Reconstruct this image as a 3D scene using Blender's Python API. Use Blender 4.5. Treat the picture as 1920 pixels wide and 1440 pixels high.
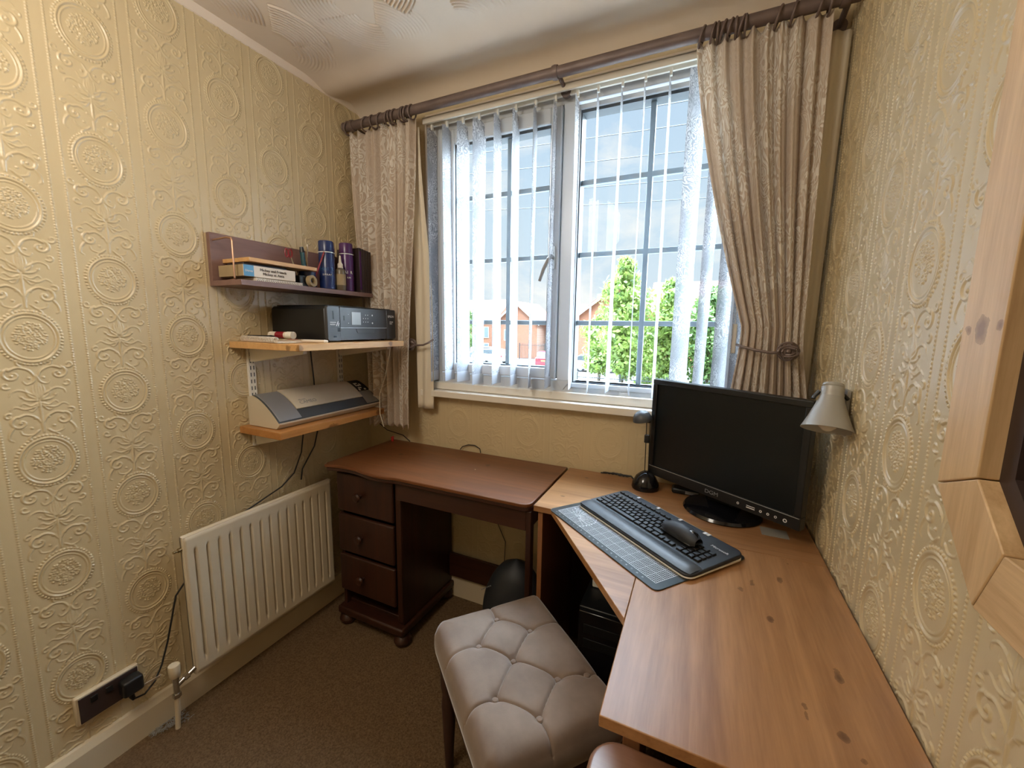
import bpy, bmesh, math, random
import numpy as np
from mathutils import Vector, Matrix, Euler
PI = math.pi
S = bpy.context.scene
for o in list(bpy.data.objects): bpy.data.objects.remove(o, do_unlink=True)
COL = S.collection
random.seed(7); RNG = np.random.default_rng(5)

# ------------------------------------------------------------------ camera, exposure
YAW, PITCH, ROLL, FPX = -.43435, .1385, .01447, 760.
def cam_matrix():
    cy, sy, cp, sp, cr, sr = math.cos(YAW), math.sin(YAW), math.cos(PITCH), math.sin(PITCH), math.cos(ROLL), math.sin(ROLL)
    Rz = Matrix(((cy, -sy, 0), (sy, cy, 0), (0, 0, 1))); B = Matrix(((1, 0, 0), (0, 0, -1), (0, 1, 0)))
    Rx = Matrix(((1, 0, 0), (0, cp, -sp), (0, sp, cp))); Rr = Matrix(((cr, -sr, 0), (sr, cr, 0), (0, 0, 1)))
    M = Rr @ Rx @ B @ Rz                      # world -> camera (x right, y down, z forward)
    W = M.transposed()
    return Matrix((W.col[0], -W.col[1], -W.col[2])).transposed().to_4x4()
cd = bpy.data.cameras.new('camera'); cam = bpy.data.objects.new('camera', cd); COL.objects.link(cam)
cam.matrix_world = Matrix.Translation((0, 0, 1.33)) @ cam_matrix()
cd.sensor_width = 36; cd.lens = FPX / 1920 * 36; cd.clip_start = .02; cd.clip_end = 500
S.camera = cam
S.view_settings.view_transform = 'Standard'; S.view_settings.look = 'None'
S.view_settings.exposure = 0.38; S.view_settings.gamma = 1; S.view_settings.use_curve_mapping = False

# ------------------------------------------------------------------ node helper
class NT:
    def __init__(s, nt): s.nt = nt; s.n = nt.nodes; s.l = nt.links
    def node(s, t, **kw):
        n = s.n.new(t)
        for k, v in kw.items():
            if k.startswith('_'): setattr(n, k[1:], v)
        return n
    def put(s, sock, v):
        if isinstance(v, bpy.types.NodeSocket): s.l.new(v, sock)
        elif v is not None:
            if sock.type == 'RGBA' and len(v) == 3: v = (*v, 1)
            sock.default_value = v
    def math(s, op, a, b=None, c=None):
        n = s.node('ShaderNodeMath', _operation=op); s.put(n.inputs[0], a)
        if b is not None: s.put(n.inputs[1], b)
        if c is not None: s.put(n.inputs[2], c)
        return n.outputs[0]
    def vmath(s, op, a, b=None):
        n = s.node('ShaderNodeVectorMath', _operation=op); s.put(n.inputs[0], a)
        if b is not None: s.put(n.inputs[1], b)
        return n.outputs['Value'] if op in ('LENGTH', 'DOT_PRODUCT', 'DISTANCE') else n.outputs[0]
    def noise(s, vec, scale, detail=3, rough=.5, dist=0):
        n = s.node('ShaderNodeTexNoise'); s.put(n.inputs['Vector'], vec); n.inputs['Scale'].default_value = scale
        n.inputs['Detail'].default_value = detail; n.inputs['Roughness'].default_value = rough; n.inputs['Distortion'].default_value = dist
        return n.outputs[0]
    def ramp(s, fac, stops, interp='LINEAR'):
        n = s.node('ShaderNodeValToRGB'); s.put(n.inputs[0], fac); r = n.color_ramp; r.interpolation = interp
        while len(r.elements) < len(stops): r.elements.new(.5)
        for e, (p, c) in zip(r.elements, stops): e.position = p; e.color = (*c, 1) if len(c) == 3 else c
        return n.outputs[0]
    def mix(s, fac, a, b, mode='MIX'):
        n = s.node('ShaderNodeMix', _data_type='RGBA', _blend_type=mode); s.put(n.inputs[0], fac); s.put(n.inputs[6], a); s.put(n.inputs[7], b)
        return n.outputs[2]
    def scaled(s, vec, sc, rot=(0, 0, 0)):
        n = s.node('ShaderNodeMapping'); s.put(n.inputs[0], vec); n.inputs['Scale'].default_value = sc; n.inputs['Rotation'].default_value = rot
        return n.outputs[0]
    def bump(s, h, strength=.3, dist=.002):
        n = s.node('ShaderNodeBump'); s.put(n.inputs['Height'], h); n.inputs['Strength'].default_value = strength; n.inputs['Distance'].default_value = dist
        return n.outputs[0]

# ------------------------------------------------------------------ world: hazy summer sky; unseen glow added overhead and sideways lights the room
w = bpy.data.worlds.new('sky'); S.world = w; w.use_nodes = True; T = NT(w.node_tree); T.n.clear()
SKY_FLOOR, SKY_HIGH, SKY_RIGHT, SKY_LEFT = .80, 44.0, 30.0, 42.0
tc = T.node('ShaderNodeTexCoord').outputs['Generated']
sx = T.node('ShaderNodeSeparateXYZ'); T.put(sx.inputs[0], tc)
cl = T.noise(T.scaled(tc, (1.4, 1.4, 3.2)), 2.1, 7, .6, .3)
cloud = T.ramp(cl, [(.50, (0, 0, 0)), (.66, (1, 1, 1))])
base = T.ramp(sx.outputs[2], [(.0, (.76, .85, .93)), (.25, (.66, .81, .95)), (.6, (.50, .68, .92))])
skyc = T.mix(cloud, base, (1.0, 1.0, 1.0))
def smooth(v, a, b):
    n = T.node('ShaderNodeMapRange', _interpolation_type='SMOOTHSTEP'); T.put(n.inputs[0], v); n.inputs[1].default_value = a; n.inputs[2].default_value = b
    return n.outputs[0]
high = smooth(sx.outputs[2], .58, .85)
def lobe(az, el, a, b):
    az, el = math.radians(az), math.radians(el)
    return smooth(T.vmath('DOT_PRODUCT', tc, (math.sin(az)*math.cos(el), math.cos(az)*math.cos(el), math.sin(el))), a, b)
side = T.math('ADD', T.math('MULTIPLY', lobe(44, 24, .76, .98), SKY_RIGHT), T.math('MULTIPLY', lobe(-82, 26, .76, .98), SKY_LEFT))
up = smooth(sx.outputs[2], -.02, .03)
st = T.math('ADD', SKY_FLOOR, T.math('MULTIPLY', up, T.math('ADD', T.math('MULTIPLY', high, SKY_HIGH), side)))
bg = T.node('ShaderNodeBackground'); T.put(bg.inputs[0], skyc); T.put(bg.inputs[1], st)
T.l.new(bg.outputs[0], T.node('ShaderNodeOutputWorld').inputs[0])

def lamp(name, kind, loc, energy, color=(1, 1, 1), **kw):
    d = bpy.data.lights.new(name, kind); d.energy = energy; d.color = color
    for k, v in kw.items():
        if k != 'rot': setattr(d, k, v)
    o = bpy.data.objects.new(name, d); COL.objects.link(o); o.location = loc
    if 'rot' in kw: o.rotation_euler = kw['rot']
    return o
# the sun stands high behind the house and lights the street, not the room
lamp('sun', 'SUN', (0, 0, 20), 1.0, (1, .95, .86), angle=.01, rot=Vector((.35, -.85, 1.0)).to_track_quat('Z', 'Y').to_euler())
# fill light added behind the camera, out of view, to brighten walls and ceiling
lamp('room_fill_light', 'POINT', (-.84, -.05, 2.12), 22, (1, .92, .80), shadow_soft_size=.22)

# ------------------------------------------------------------------ materials
def new_mat(name):
    m = bpy.data.materials.new(name); m.use_nodes = True; t = NT(m.node_tree); b = m.node_tree.nodes['Principled BSDF']; return m, t, b
def lin(c): return tuple((x/255/12.92 if x/255 <= .04045 else ((x/255+.055)/1.055)**2.4) for x in c)
def plain(name, c, rough=.5, metal=0, spec=.5, bump=None, var=0, emit=None, coat=0):
    m, t, b = new_mat(name); b.inputs['Roughness'].default_value = rough; b.inputs['Metallic'].default_value = metal
    b.inputs['Specular IOR Level'].default_value = spec; b.inputs['Coat Weight'].default_value = coat; b.inputs['Coat Roughness'].default_value = .28
    oc = t.node('ShaderNodeTexCoord').outputs['Object']
    if var:
        n = t.noise(oc, 18, 4); t.put(b.inputs['Base Color'], t.mix(n, tuple(x*(1-var) for x in c), tuple(min(1, x*(1+var)) for x in c)))
    else: b.inputs['Base Color'].default_value = (*c, 1)
    if bump: t.put(b.inputs['Normal'], t.bump(t.noise(oc, bump[0], 4), bump[1], bump[2]))
    return m
def wood(name, dark, light, axis='y', rough=.4, knots=(), ksc=1, grain=1.0, knotcol=None, spec=.5, coat=0, bumps=.12):
    m, t, b = new_mat(name); oc = t.node('ShaderNodeNewGeometry').outputs['Position']
    s = {'x': (.6, 9, 9), 'y': (9, .6, 9), 'z': (9, 9, .6)}[axis]
    v = t.scaled(oc, tuple(q*grain for q in s)); n1 = t.noise(v, 2.2, 5, .55, 1.2); n2 = t.noise(t.scaled(oc, tuple(q*6*grain for q in s)), 3, 4, .6, .2)
    n3 = t.noise(oc, 3, 3)
    f = t.math('ADD', t.math('MULTIPLY', n1, .55), t.math('ADD', t.math('MULTIPLY', n2, .25), t.math('MULTIPLY', n3, .2)))
    col = t.ramp(f, [(.3, dark), (.66, light)])
    kd = None
    for (kx, ky, kz, r, el) in knots:
        d = t.vmath('SUBTRACT', oc, (kx, ky, kz)); e = {'x': (1/el, 1, 1), 'y': (1, 1/el, 1), 'z': (1, 1, 1/el)}[axis]
        q = t.math('DIVIDE', t.vmath('LENGTH', t.vmath('MULTIPLY', d, e)), r); kd = q if kd is None else t.math('MINIMUM', kd, q)
    if kd is not None:
        kd = t.math('ADD', kd, t.math('MULTIPLY', t.math('SUBTRACT', t.noise(oc, 75, 3), .5), 1.6))
        kc = knotcol or tuple(x*.45 for x in dark)
        col = t.mix(t.ramp(kd, [(.30, (.85, .85, .85)), (1.0, (.45, .45, .45)), (2.2, (0, 0, 0))]), col, kc)
    t.put(b.inputs['Base Color'], col); b.inputs['Roughness'].default_value = rough; b.inputs['Specular IOR Level'].default_value = spec
    b.inputs['Coat Weight'].default_value = coat; b.inputs['Coat Roughness'].default_value = .25
    t.put(b.inputs['Normal'], t.bump(n2, bumps, .001)); return m

M = {}
M['wallpaper'] = plain('wallpaper', (.60, .485, .29), .34, spec=.7, bump=(500, .12, .0006), var=.04, coat=.3)
M['ceiling'] = plain('ceiling_plaster', (.82, .71, .59), .7, bump=(120, .15, .001), var=.03)
m, t, b = new_mat('carpet'); oc = t.node('ShaderNodeTexCoord').outputs['Object']
n = t.noise(oc, 170, 5, .75); n2 = t.noise(oc, 5, 4)
t.put(b.inputs['Base Color'], t.mix(t.math('MULTIPLY', n2, .6), t.ramp(n, [(.35, (.09, .052, .024)), (.65, (.27, .175, .092))]), (.15, .092, .047)))
b.inputs['Roughness'].default_value = .95; b.inputs['Specular IOR Level'].default_value = .1; t.put(b.inputs['Normal'], t.bump(n, .9, .006)); M['carpet'] = m
M['cream_paint'] = plain('cream_gloss_paint', (.62, .52, .36), .35)
M['rad'] = plain('radiator_enamel', (.66, .57, .42), .35, var=.03)
M['upvc'] = plain('white_upvc', (.62, .65, .68), .3)
M['upvc_warm'] = plain('cream_painted_timber', (.80, .75, .66), .4)
M['gasket'] = plain('dark_gasket', (.05, .06, .07), .5)
M['barlead'] = plain('grey_glazing_bar', (.22, .27, .30), .35, metal=0)
M['white_plastic'] = plain('white_plastic', (.78, .75, .68), .4)
M['chrome'] = plain('chrome', (.6, .6, .58), .2, 1)
M['brass'] = plain('old_brass', (.35, .27, .15), .35, 1)
M['bronze'] = plain('antique_bronze', (.17, .125, .11), .5, .25, var=.35)
M['black'] = plain('black_plastic', (.007, .008, .009), .4)
M['blackmatt'] = plain('black_matt_plastic', (.018, .020, .023), .55)
M['blackgloss'] = plain('black_gloss_plastic', (.006, .006, .008), .12)
M['screen'] = plain('unlit_screen', (.005, .007, .008), .34, spec=.35)
M['darkgrey'] = plain('dark_grey_plastic', (.06, .065, .07), .4)
M['panelgrey'] = plain('printer_panel_grey', (.048, .051, .056), .28)
M['greymetal'] = plain('grey_painted_metal', (.40, .39, .36), .42, .3)
M['silver'] = plain('silver_plastic', (.36, .37, .38), .32, .5)
M['lidcream'] = plain('cream_lid_plastic', (.60, .52, .39), .4)
M['white'] = plain('white_print', (.8, .8, .8), .5)
M['lcd'] = plain('pale_lcd', (.42, .46, .48), .25)
M['grey_print'] = plain('grey_print', (.3, .29, .26), .4)
M['bluecan'] = plain('blue_can', (.014, .03, .12), .25)
M['bluecan2'] = plain('bright_blue', (.02, .12, .32), .3)
M['purplecan'] = plain('purple_can', (.075, .018, .11), .25)
M['red'] = plain('dark_red_plastic', (.25, .012, .022), .35)
M['brightred'] = plain('bright_red', (.6, .03, .03), .35)
M['teal'] = plain('dark_teal', (.01, .06, .07), .3)
M['glue'] = plain('brown_glue_bottle', (.13, .10, .06), .3)
M['paper'] = plain('paper', (.70, .62, .52), .7)
M['bookside'] = plain('worn_card', (.36, .27, .15), .7, var=.2)
M['bookblue'] = plain('light_blue_card', (.10, .30, .50), .5)
M['case'] = plain('dark_brown_case', (.035, .022, .022), .35)
M['pinkbrown'] = wood('mauve_laminate', (.17, .095, .078), (.24, .14, .118), 'y', .45, bumps=.03)
M['copper'] = plain('coppery_wire', (.42, .24, .15), .35, .7)
M['cable'] = plain('black_cable', (.012, .012, .014), .5)
M['whitecord'] = plain('white_cord', (.7, .63, .5), .6)
M['bulb'] = plain('bulb_glass', (.75, .72, .66), .15)
pine = dict(dark=(.50, .25, .085), light=(.72, .44, .19))
M['pine_shelf'] = wood('pine_shelf_wood', pine['dark'], pine['light'], 'y', .38, knots=[(-1.19, 1.34, 1.255, .010, 1.3), (-1.19, .91, 1.25, .012, 1.2), (-1.24, .905, 1.25, .013, 1), (-1.33, 1.41, .935, .011, 2), (-1.33, 1.17, .925, .010, 3)], grain=1.2)
M['pine_low'] = wood('orange_pine_shelf_wood', (.34, .13, .03), (.52, .24, .07), 'y', .3, knots=[(-1.328, 1.41, .935, .012, 2), (-1.328, 1.15, .922, .012, 2.5)], grain=1.2)
DK = [(.145, 1.02, .75, .007, 2.2), (.12, .985, .75, .008, 1.2), (.165, .90, .75, .007, 1.8), (.205, 1.06, .75, .007, 2.4), (.25, .79, .75, .007, 3.4), (.185, .69, .75, .005, 4.2), (.225, .665, .75, .008, 1.3), (.24, .635, .75, .005, 1.2), (-.40, 1.29, .75, .007, 1.5), (-.37, 1.50, .75, .007, 1.4), (.235, 1.15, .75, .005, 1)]
M['pine_desk_y'] = wood('honey_pine_lengthwise', (.20, .082, .026), (.47, .245, .105), 'y', .33, knots=[k for k in DK if k[0] > -.1], grain=.9, spec=.6)
M['pine_desk_x'] = wood('honey_pine_crosswise', (.20, .082, .026), (.47, .245, .105), 'x', .33, knots=DK, grain=.9, spec=.6)
M['pine_desk_z'] = wood('honey_pine_upright', (.20, .075, .025), (.30, .13, .05), 'z', .4)
M['mahog_x'] = wood('dark_stained_wood_lengthwise', (.024, .007, .004), (.062, .020, .009), 'x', .36, knots=[(-.78, 1.2, .69, .010, 1.4), (-1.2, 1.4, .75, .01, 1.3)], spec=.55)
M['mahog_top'] = wood('worn_stained_desk_top', (.085, .026, .008), (.20, .070, .022), 'x', .34, knots=[(-.78, 1.45, .75, .010, 1.4), (-1.2, 1.4, .75, .01, 1.3)], spec=.5)
M['mahog_z'] = wood('dark_stained_wood_upright', (.016, .005, .003), (.050, .015, .006), 'z', .4)
M['mirror_pine_z'] = wood('pale_pine_upright', (.44, .27, .125), (.74, .52, .29), 'z', .42, knots=[(.28, .63, 1.335, .012, 1.4), (.28, .655, 1.335, .006, 1), (.28, .60, 1.34, .006, 1), (.28, .60, 1.60, .010, 1.6)], knotcol=(.22, .11, .05), grain=1.6)
M['mirror_pine_y'] = wood('pale_pine_crosswise', (.46, .28, .13), (.76, .54, .30), 'y', .42, grain=1.8)
M['chairwood'] = wood('brown_seat_wood', (.16, .070, .035), (.30, .15, .085), 'x', .3, spec=.6)
M['darkwood'] = wood('very_dark_wood', (.03, .014, .010), (.055, .024, .016), 'z', .4)
M['jamb'] = plain('dark_brown_jamb', (.035, .020, .017), .5)
M['mat'] = plain('cutting_mat_green_grey', (.034, .044, .046), .28, spec=.6)
M['matline'] = plain('mat_white_line', (.62, .64, .64), .4)
m, t, b = new_mat('velvet'); oc = t.node('ShaderNodeTexCoord').outputs['Object']
n = t.noise(oc, 9, 4, .6); t.put(b.inputs['Base Color'], t.ramp(n, [(.3, (.17, .120, .088)), (.7, (.25, .185, .14))]))
b.inputs['Roughness'].default_value = .85; b.inputs['Sheen Weight'].default_value = .5; b.inputs['Sheen Roughness'].default_value = .4
t.put(b.inputs['Normal'], t.bump(t.noise(oc, 300, 3), .15, .001)); M['velvet'] = m
# mirror glass with a dark tint
m, t, b = new_mat('dark_glass'); b.inputs['Base Color'].default_value = (.006, .008, .014, 1); b.inputs['Roughness'].default_value = .06; M['darkglass'] = m
# window glass: mostly clear with a soft reflection
m = bpy.data.materials.new('window_glass'); m.use_nodes = True; t = NT(m.node_tree); t.n.clear()
fr = t.node('ShaderNodeFresnel'); fr.inputs[0].default_value = 1.45
tr = t.node('ShaderNodeBsdfTransparent'); tr.inputs[0].default_value = (.96, .98, .975, 1)
gl = t.node('ShaderNodeBsdfGlossy'); gl.inputs['Roughness'].default_value = .02
mx = t.node('ShaderNodeMixShader'); t.put(mx.inputs[0], t.math('MULTIPLY', t.math('SUBTRACT', 1.0, t.node('ShaderNodeNewGeometry').outputs['Backfacing']), t.math('MULTIPLY', fr.outputs[0], .5))); t.l.new(tr.outputs[0], mx.inputs[1]); t.l.new(gl.outputs[0], mx.inputs[2])
t.l.new(mx.outputs[0], t.node('ShaderNodeOutputMaterial').inputs[0]); M['glass'] = m
# fabrics that let light through
def fabric(name, ca, cb, transl, pat, bumpst=.4, thresh=(.45, .55), bandless=True, open_=0):
    m, t, b = new_mat(name); out = [n for n in t.n if n.type == 'OUTPUT_MATERIAL'][0]
    oc = t.node('ShaderNodeTexCoord').outputs['UV']
    w1 = t.noise(t.scaled(oc, (pat[0], pat[0], pat[0])), 1, 1.5, .5, pat[1])
    f = t.math('PINGPONG', t.math('MULTIPLY', w1, 9), .5)
    f = t.math('MULTIPLY', f, 2)
    w2 = t.noise(t.scaled(oc, (pat[0]*.33,)*3), 1, 0); msk = t.ramp(w2, [(.38, (.2, .2, .2)), (.55, (1, 1, 1))])
    r = t.math('MULTIPLY', t.ramp(f, [(thresh[0], (0, 0, 0)), (thresh[1], (1, 1, 1))]), msk)
    col = t.mix(r, ca, cb); t.put(b.inputs['Base Color'], col); b.inputs['Roughness'].default_value = .75; b.inputs['Specular IOR Level'].default_value = .2
    nb = t.bump(r, bumpst, .0015); t.put(b.inputs['Normal'], nb)
    tl = t.node('ShaderNodeBsdfTranslucent'); t.put(tl.inputs[0], col); t.put(tl.inputs[1], nb)
    mx = t.node('ShaderNodeMixShader'); mx.inputs[0].default_value = transl; t.l.new(b.outputs[0], mx.inputs[1]); t.l.new(tl.outputs[0], mx.inputs[2])
    last = mx.outputs[0]
    if open_:
        tp = t.node('ShaderNodeBsdfTransparent'); m2 = t.node('ShaderNodeMixShader'); t.put(m2.inputs[0], t.math('MULTIPLY', t.math('SUBTRACT', 1.0, r), open_))
        t.l.new(last, m2.inputs[1]); t.l.new(tp.outputs[0], m2.inputs[2]); last = m2.outputs[0]
    t.l.new(last, out.inputs[0]); return m
M['curtain'] = fabric('lace_curtain_fabric', (.76, .65, .54), (.99, .94, .87), .42, (9, 1.6), 1.0)
M['lining'] = plain('curtain_lining', (.74, .66, .52), .8)
M['slat'] = fabric('blind_slat_fabric', (.40, .41, .44), (.76, .76, .78), .36, (22, 1.6), .3, open_=.10)
M['slat_plain'] = fabric('blind_slat_pocket', (.66, .67, .69), (.72, .72, .74), .38, (34, 1.5), .1)
M['curtain_back'] = M['lining']

# ------------------------------------------------------------------ mesh helpers
def root_of(p):
    while p.parent: p = p.parent
    return p
def smooth_mesh(me, ang=40):
    me.polygons.foreach_set('use_smooth', [True]*len(me.polygons))
    try: me.set_sharp_from_angle(angle=math.radians(ang))
    except Exception: pass
class MB:
    def __init__(s): s.v = []; s.f = []
    def add(s, vs, fs):
        k = len(s.v); s.v += [tuple(q) for q in vs]; s.f += [tuple(i+k for i in f) for f in fs]; return s
    def box(s, x0, x1, y0, y1, z0, z1, mat=None):
        vs = [Vector(q) for q in [(x0, y0, z0), (x1, y0, z0), (x1, y1, z0), (x0, y1, z0), (x0, y0, z1), (x1, y0, z1), (x1, y1, z1), (x0, y1, z1)]]
        if mat: vs = [mat @ q for q in vs]
        return s.add(vs, [(0, 3, 2, 1), (4, 5, 6, 7), (0, 1, 5, 4), (1, 2, 6, 5), (2, 3, 7, 6), (3, 0, 4, 7)])
    def prism(s, poly, a, b, axis='z', mat=None):
        n = len(poly); mk = {'z': lambda p, h: Vector((p[0], p[1], h)), 'y': lambda p, h: Vector((p[0], h, p[1])), 'x': lambda p, h: Vector((h, p[0], p[1]))}[axis]
        vs = [mk(p, a) for p in poly] + [mk(p, b) for p in poly]
        if mat: vs = [mat @ q for q in vs]
        return s.add(vs, [tuple(range(n))[::-1], tuple(range(n, 2*n))] + [(i, (i+1) % n, n+(i+1) % n, n+i) for i in range(n)])
    def tube(s, pts, r, n=8, caps=True):
        pts = [Vector(p) for p in pts]; rs = r if isinstance(r, (list, tuple)) else [r]*len(pts); rings = []; prev = None
        for i, p in enumerate(pts):
            d = (pts[min(i+1, len(pts)-1)] - pts[max(i-1, 0)]).normalized()
            if prev is None:
                u = d.orthogonal().normalized()
            else:
                u = (prev - d*prev.dot(d)).normalized() if (prev - d*prev.dot(d)).length > 1e-6 else d.orthogonal().normalized()
            prev = u; v = d.cross(u); rings.append([p + (u*math.cos(2*PI*k/n) + v*math.sin(2*PI*k/n))*rs[i] for k in range(n)])
        vs = [q for g in rings for q in g]; fs = []
        for i in range(len(pts)-1):
            for k in range(n): a = i*n+k; b2 = i*n+(k+1) % n; fs.append((a, b2, b2+n, a+n))
        if caps: fs += [tuple(range(n))[::-1], tuple(range(len(vs)-n, len(vs)))]
        return s.add(vs, fs)
    def cyl(s, p0, p1, r0, r1=None, n=24): return s.tube([p0, p1], [r0, r0 if r1 is None else r1], n)
    def lathe(s, prof, origin=(0, 0, 0), axis=(0, 0, 1), n=32, closed=False):
        q = Vector((0, 0, 1)).rotation_difference(Vector(axis).normalized()); O = Vector(origin); vs = []; fs = []
        for (r, z) in prof:
            for k in range(n): vs.append(O + q @ Vector((r*math.cos(2*PI*k/n), r*math.sin(2*PI*k/n), z)))
        m = len(prof)
        for i in range(m-1 if not closed else m):
            for k in range(n):
                a = i*n+k; b2 = i*n+(k+1) % n; c = ((i+1) % m)*n+(k+1) % n; d = ((i+1) % m)*n+k; fs.append((a, b2, c, d))
        if not closed: fs += [tuple(range(n))[::-1], tuple(range((m-1)*n, m*n))]
        return s.add(vs, fs)
    def grid(s, P, close_u=False):
        nu, nv = len(P), len(P[0]); vs = [q for row in P for q in row]; fs = []
        for i in range(nu if close_u else nu-1):
            for j in range(nv-1): a = i*nv+j; b2 = ((i+1) % nu)*nv+j; fs.append((a, b2, b2+1, a+1))
        return s.add(vs, fs)
    def sphere(s, c, r, sc=(1, 1, 1), n=16):
        P = []
        for i in range(n+1):
            th = PI*i/n; P.append((max(1e-5, r*math.sin(th)), -r*math.cos(th)))
        b = MB().lathe(P, n=n*2); return s.add([(c[0]+q[0]*sc[0], c[1]+q[1]*sc[1], c[2]+q[2]*sc[2]) for q in b.v], b.f)
    def build(s, name, mat, parent=None, label=None, bevel=0, smooth=35, world=True, segs=2, solid=0):
        me = bpy.data.meshes.new(name)
        if parent is not None:
            off = Vector(root_of(parent).location) if world else Vector((0, 0, 0))
        else:
            A = np.array([tuple(q) for q in s.v]); off = Vector(((A[:, 0].min()+A[:, 0].max())/2, (A[:, 1].min()+A[:, 1].max())/2, A[:, 2].min()))
        # object coordinates stay world-like through the texture when the root is unrotated
        me.from_pydata([tuple(Vector(q)-off) for q in s.v], [], s.f); me.validate()
        bm = bmesh.new(); bm.from_mesh(me); bmesh.ops.recalc_face_normals(bm, faces=bm.faces); bm.to_mesh(me); bm.free()
        o = bpy.data.objects.new(name, me); COL.objects.link(o)
        me.materials.append(M[mat] if isinstance(mat, str) else mat)
        if parent is not None: o.parent = parent
        else: o.location = off
        if solid:
            md = o.modifiers.new('solid', 'SOLIDIFY'); md.thickness = solid; md.offset = 0
        if bevel:
            md = o.modifiers.new('bevel', 'BEVEL'); md.width = bevel; md.segments = segs; md.limit_method = 'ANGLE'; md.angle_limit = math.radians(40)
            md.harden_normals = False
        if smooth: smooth_mesh(me, smooth)
        if label: o['label'] = label
        return o
def tag(o, label=None, cat=None, group=None, kind=None):
    if label: o['label'] = label
    if cat: o['category'] = cat
    if group: o['group'] = group
    if kind: o['kind'] = kind
    return o
def thing(name, label, cat, loc, rotz=0, group=None, rot=None):
    o = bpy.data.objects.new(name, None); COL.objects.link(o); o.empty_display_size = .05
    o.location = loc; o.rotation_euler = rot or (0, 0, rotz); return tag(o, label, cat, group)
def struct(o): o['kind'] = 'structure'; return o
def text(name, s, size, mat, parent, loc, xdir, ydir, world=True, ext=.0003, label=None, cond=1, align='LEFT'):
    c = bpy.data.curves.new(name, 'FONT'); c.body = s; c.size = size; c.extrude = ext; c.align_x = align; c.space_character = 1
    o = bpy.data.objects.new(name, c); COL.objects.link(o); dg = bpy.context.evaluated_depsgraph_get()
    me = bpy.data.meshes.new_from_object(o.evaluated_get(dg)); bpy.data.objects.remove(o, do_unlink=True)
    X = Vector(xdir).normalized(); Y = Vector(ydir).normalized(); Z = X.cross(Y); R = Matrix((X*cond, Y, Z)).transposed()
    off = Vector(root_of(parent).location) if world and parent else Vector((0, 0, 0))
    for v in me.vertices: v.co = Vector(loc) + R @ v.co - off
    me.materials.clear(); me.materials.append(M[mat]); o = bpy.data.objects.new(name, me); COL.objects.link(o); o.parent = parent
    if label: o['label'] = label
    return o
def np_grid_mesh(name, X, Y, Z, mat, extra=None, flip=False):
    nu, nv = X.shape; me = bpy.data.meshes.new(name); co = np.stack([X, Y, Z], -1).reshape(-1, 3)
    i, j = np.meshgrid(np.arange(nu-1), np.arange(nv-1), indexing='ij'); a = (i*nv+j).ravel(); q = np.stack([a, a+nv, a+nv+1, a+1], -1)
    if flip: q = q[:, ::-1]
    ev, ef = ([], []) if extra is None else (extra.v, extra.f)
    n0 = len(co); co = np.vstack([co, np.array(ev).reshape(-1, 3)]) if len(ev) else co
    q = np.vstack([q, np.array(ef)+n0]) if len(ef) else q
    me.vertices.add(len(co)); me.vertices.foreach_set('co', co.astype(np.float32).ravel())
    me.loops.add(q.size); me.loops.foreach_set('vertex_index', q.ravel().astype(np.int32))
    me.polygons.add(len(q)); me.polygons.foreach_set('loop_start', np.arange(0, q.size, 4, dtype=np.int32)); me.update(calc_edges=True)
    sm = np.zeros(len(q), bool); sm[:(nu-1)*(nv-1)] = True; me.polygons.foreach_set('use_smooth', sm)
    me.materials.append(M[mat]); o = bpy.data.objects.new(name, me); COL.objects.link(o); return o

# ------------------------------------------------------------------ room constants
XL, XR, YW, ZC, YB = -1.56, .328, 1.59, 2.344, -1.45
WX0, WX1, WZ0, WZ1 = -1.172, .130, 1.040, 2.240           # window opening

# ------------------------------------------------------------------ embossed wallpaper as real relief
TW, TH, RES = .1765, .325, .0005
nx, nz = int(TW/RES), int(TH/RES)
H = np.zeros((nx, nz)); gx = (np.arange(nx)+.5)*RES - TW/2; gz = (np.arange(nz)+.5)*RES
def blob(cx, cz, w, amp, mode='max'):
    for dz in (-TH, 0, TH):
        i0, i1 = np.searchsorted(gx, [cx-w, cx+w]); k0, k1 = np.searchsorted(gz, [cz+dz-w, cz+dz+w])
        if i1 <= i0 or k1 <= k0: continue
        X, Z = np.meshgrid(gx[i0:i1]-cx, gz[k0:k1]-cz-dz, indexing='ij'); h = amp*np.sqrt(np.clip(1-(X*X+Z*Z)/(w*w), 0, 1))
        H[i0:i1, k0:k1] = np.maximum(H[i0:i1, k0:k1], h)
def stroke(pts, w0, w1, amp, mirror=True):
    P = np.array(pts, float)
    # Catmull-Rom resample
    Q = []; E = np.vstack([2*P[0]-P[1], P, 2*P[-1]-P[-2]])
    for i in range(1, len(E)-2):
        for tt in np.linspace(0, 1, 14, endpoint=False):
            p0, p1, p2, p3 = E[i-1], E[i], E[i+1], E[i+2]
            Q.append(.5*((2*p1)+(-p0+p2)*tt+(2*p0-5*p1+4*p2-p3)*tt**2+(-p0+3*p1-3*p2+p3)*tt**3))
    Q.append(P[-1]); Q = np.array(Q); n = len(Q)
    for k, q in enumerate(Q):
        f = k/(n-1); w_ = (w0+(w1-w0)*f)*(1 if f > .08 else .6+5*f)
        blob(q[0], q[1], w_, amp*w_/max(w0, w1))
        if mirror: blob(-q[0], q[1], w_, amp*w_/max(w0, w1))
def spiral(cx, cz, r0, r1, a0, a1, w0, w1, amp):
    n = 18; stroke([(cx+(r0+(r1-r0)*i/n)*math.cos(a0+(a1-a0)*i/n), cz+(r0+(r1-r0)*i/n)*math.sin(a0+(a1-a0)*i/n)) for i in range(n+1)], w0, w1, amp)
MC = TH/2                         # medallion centre in tile; medallion semi-axes
A_, B_ = .0575, .0685
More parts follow.
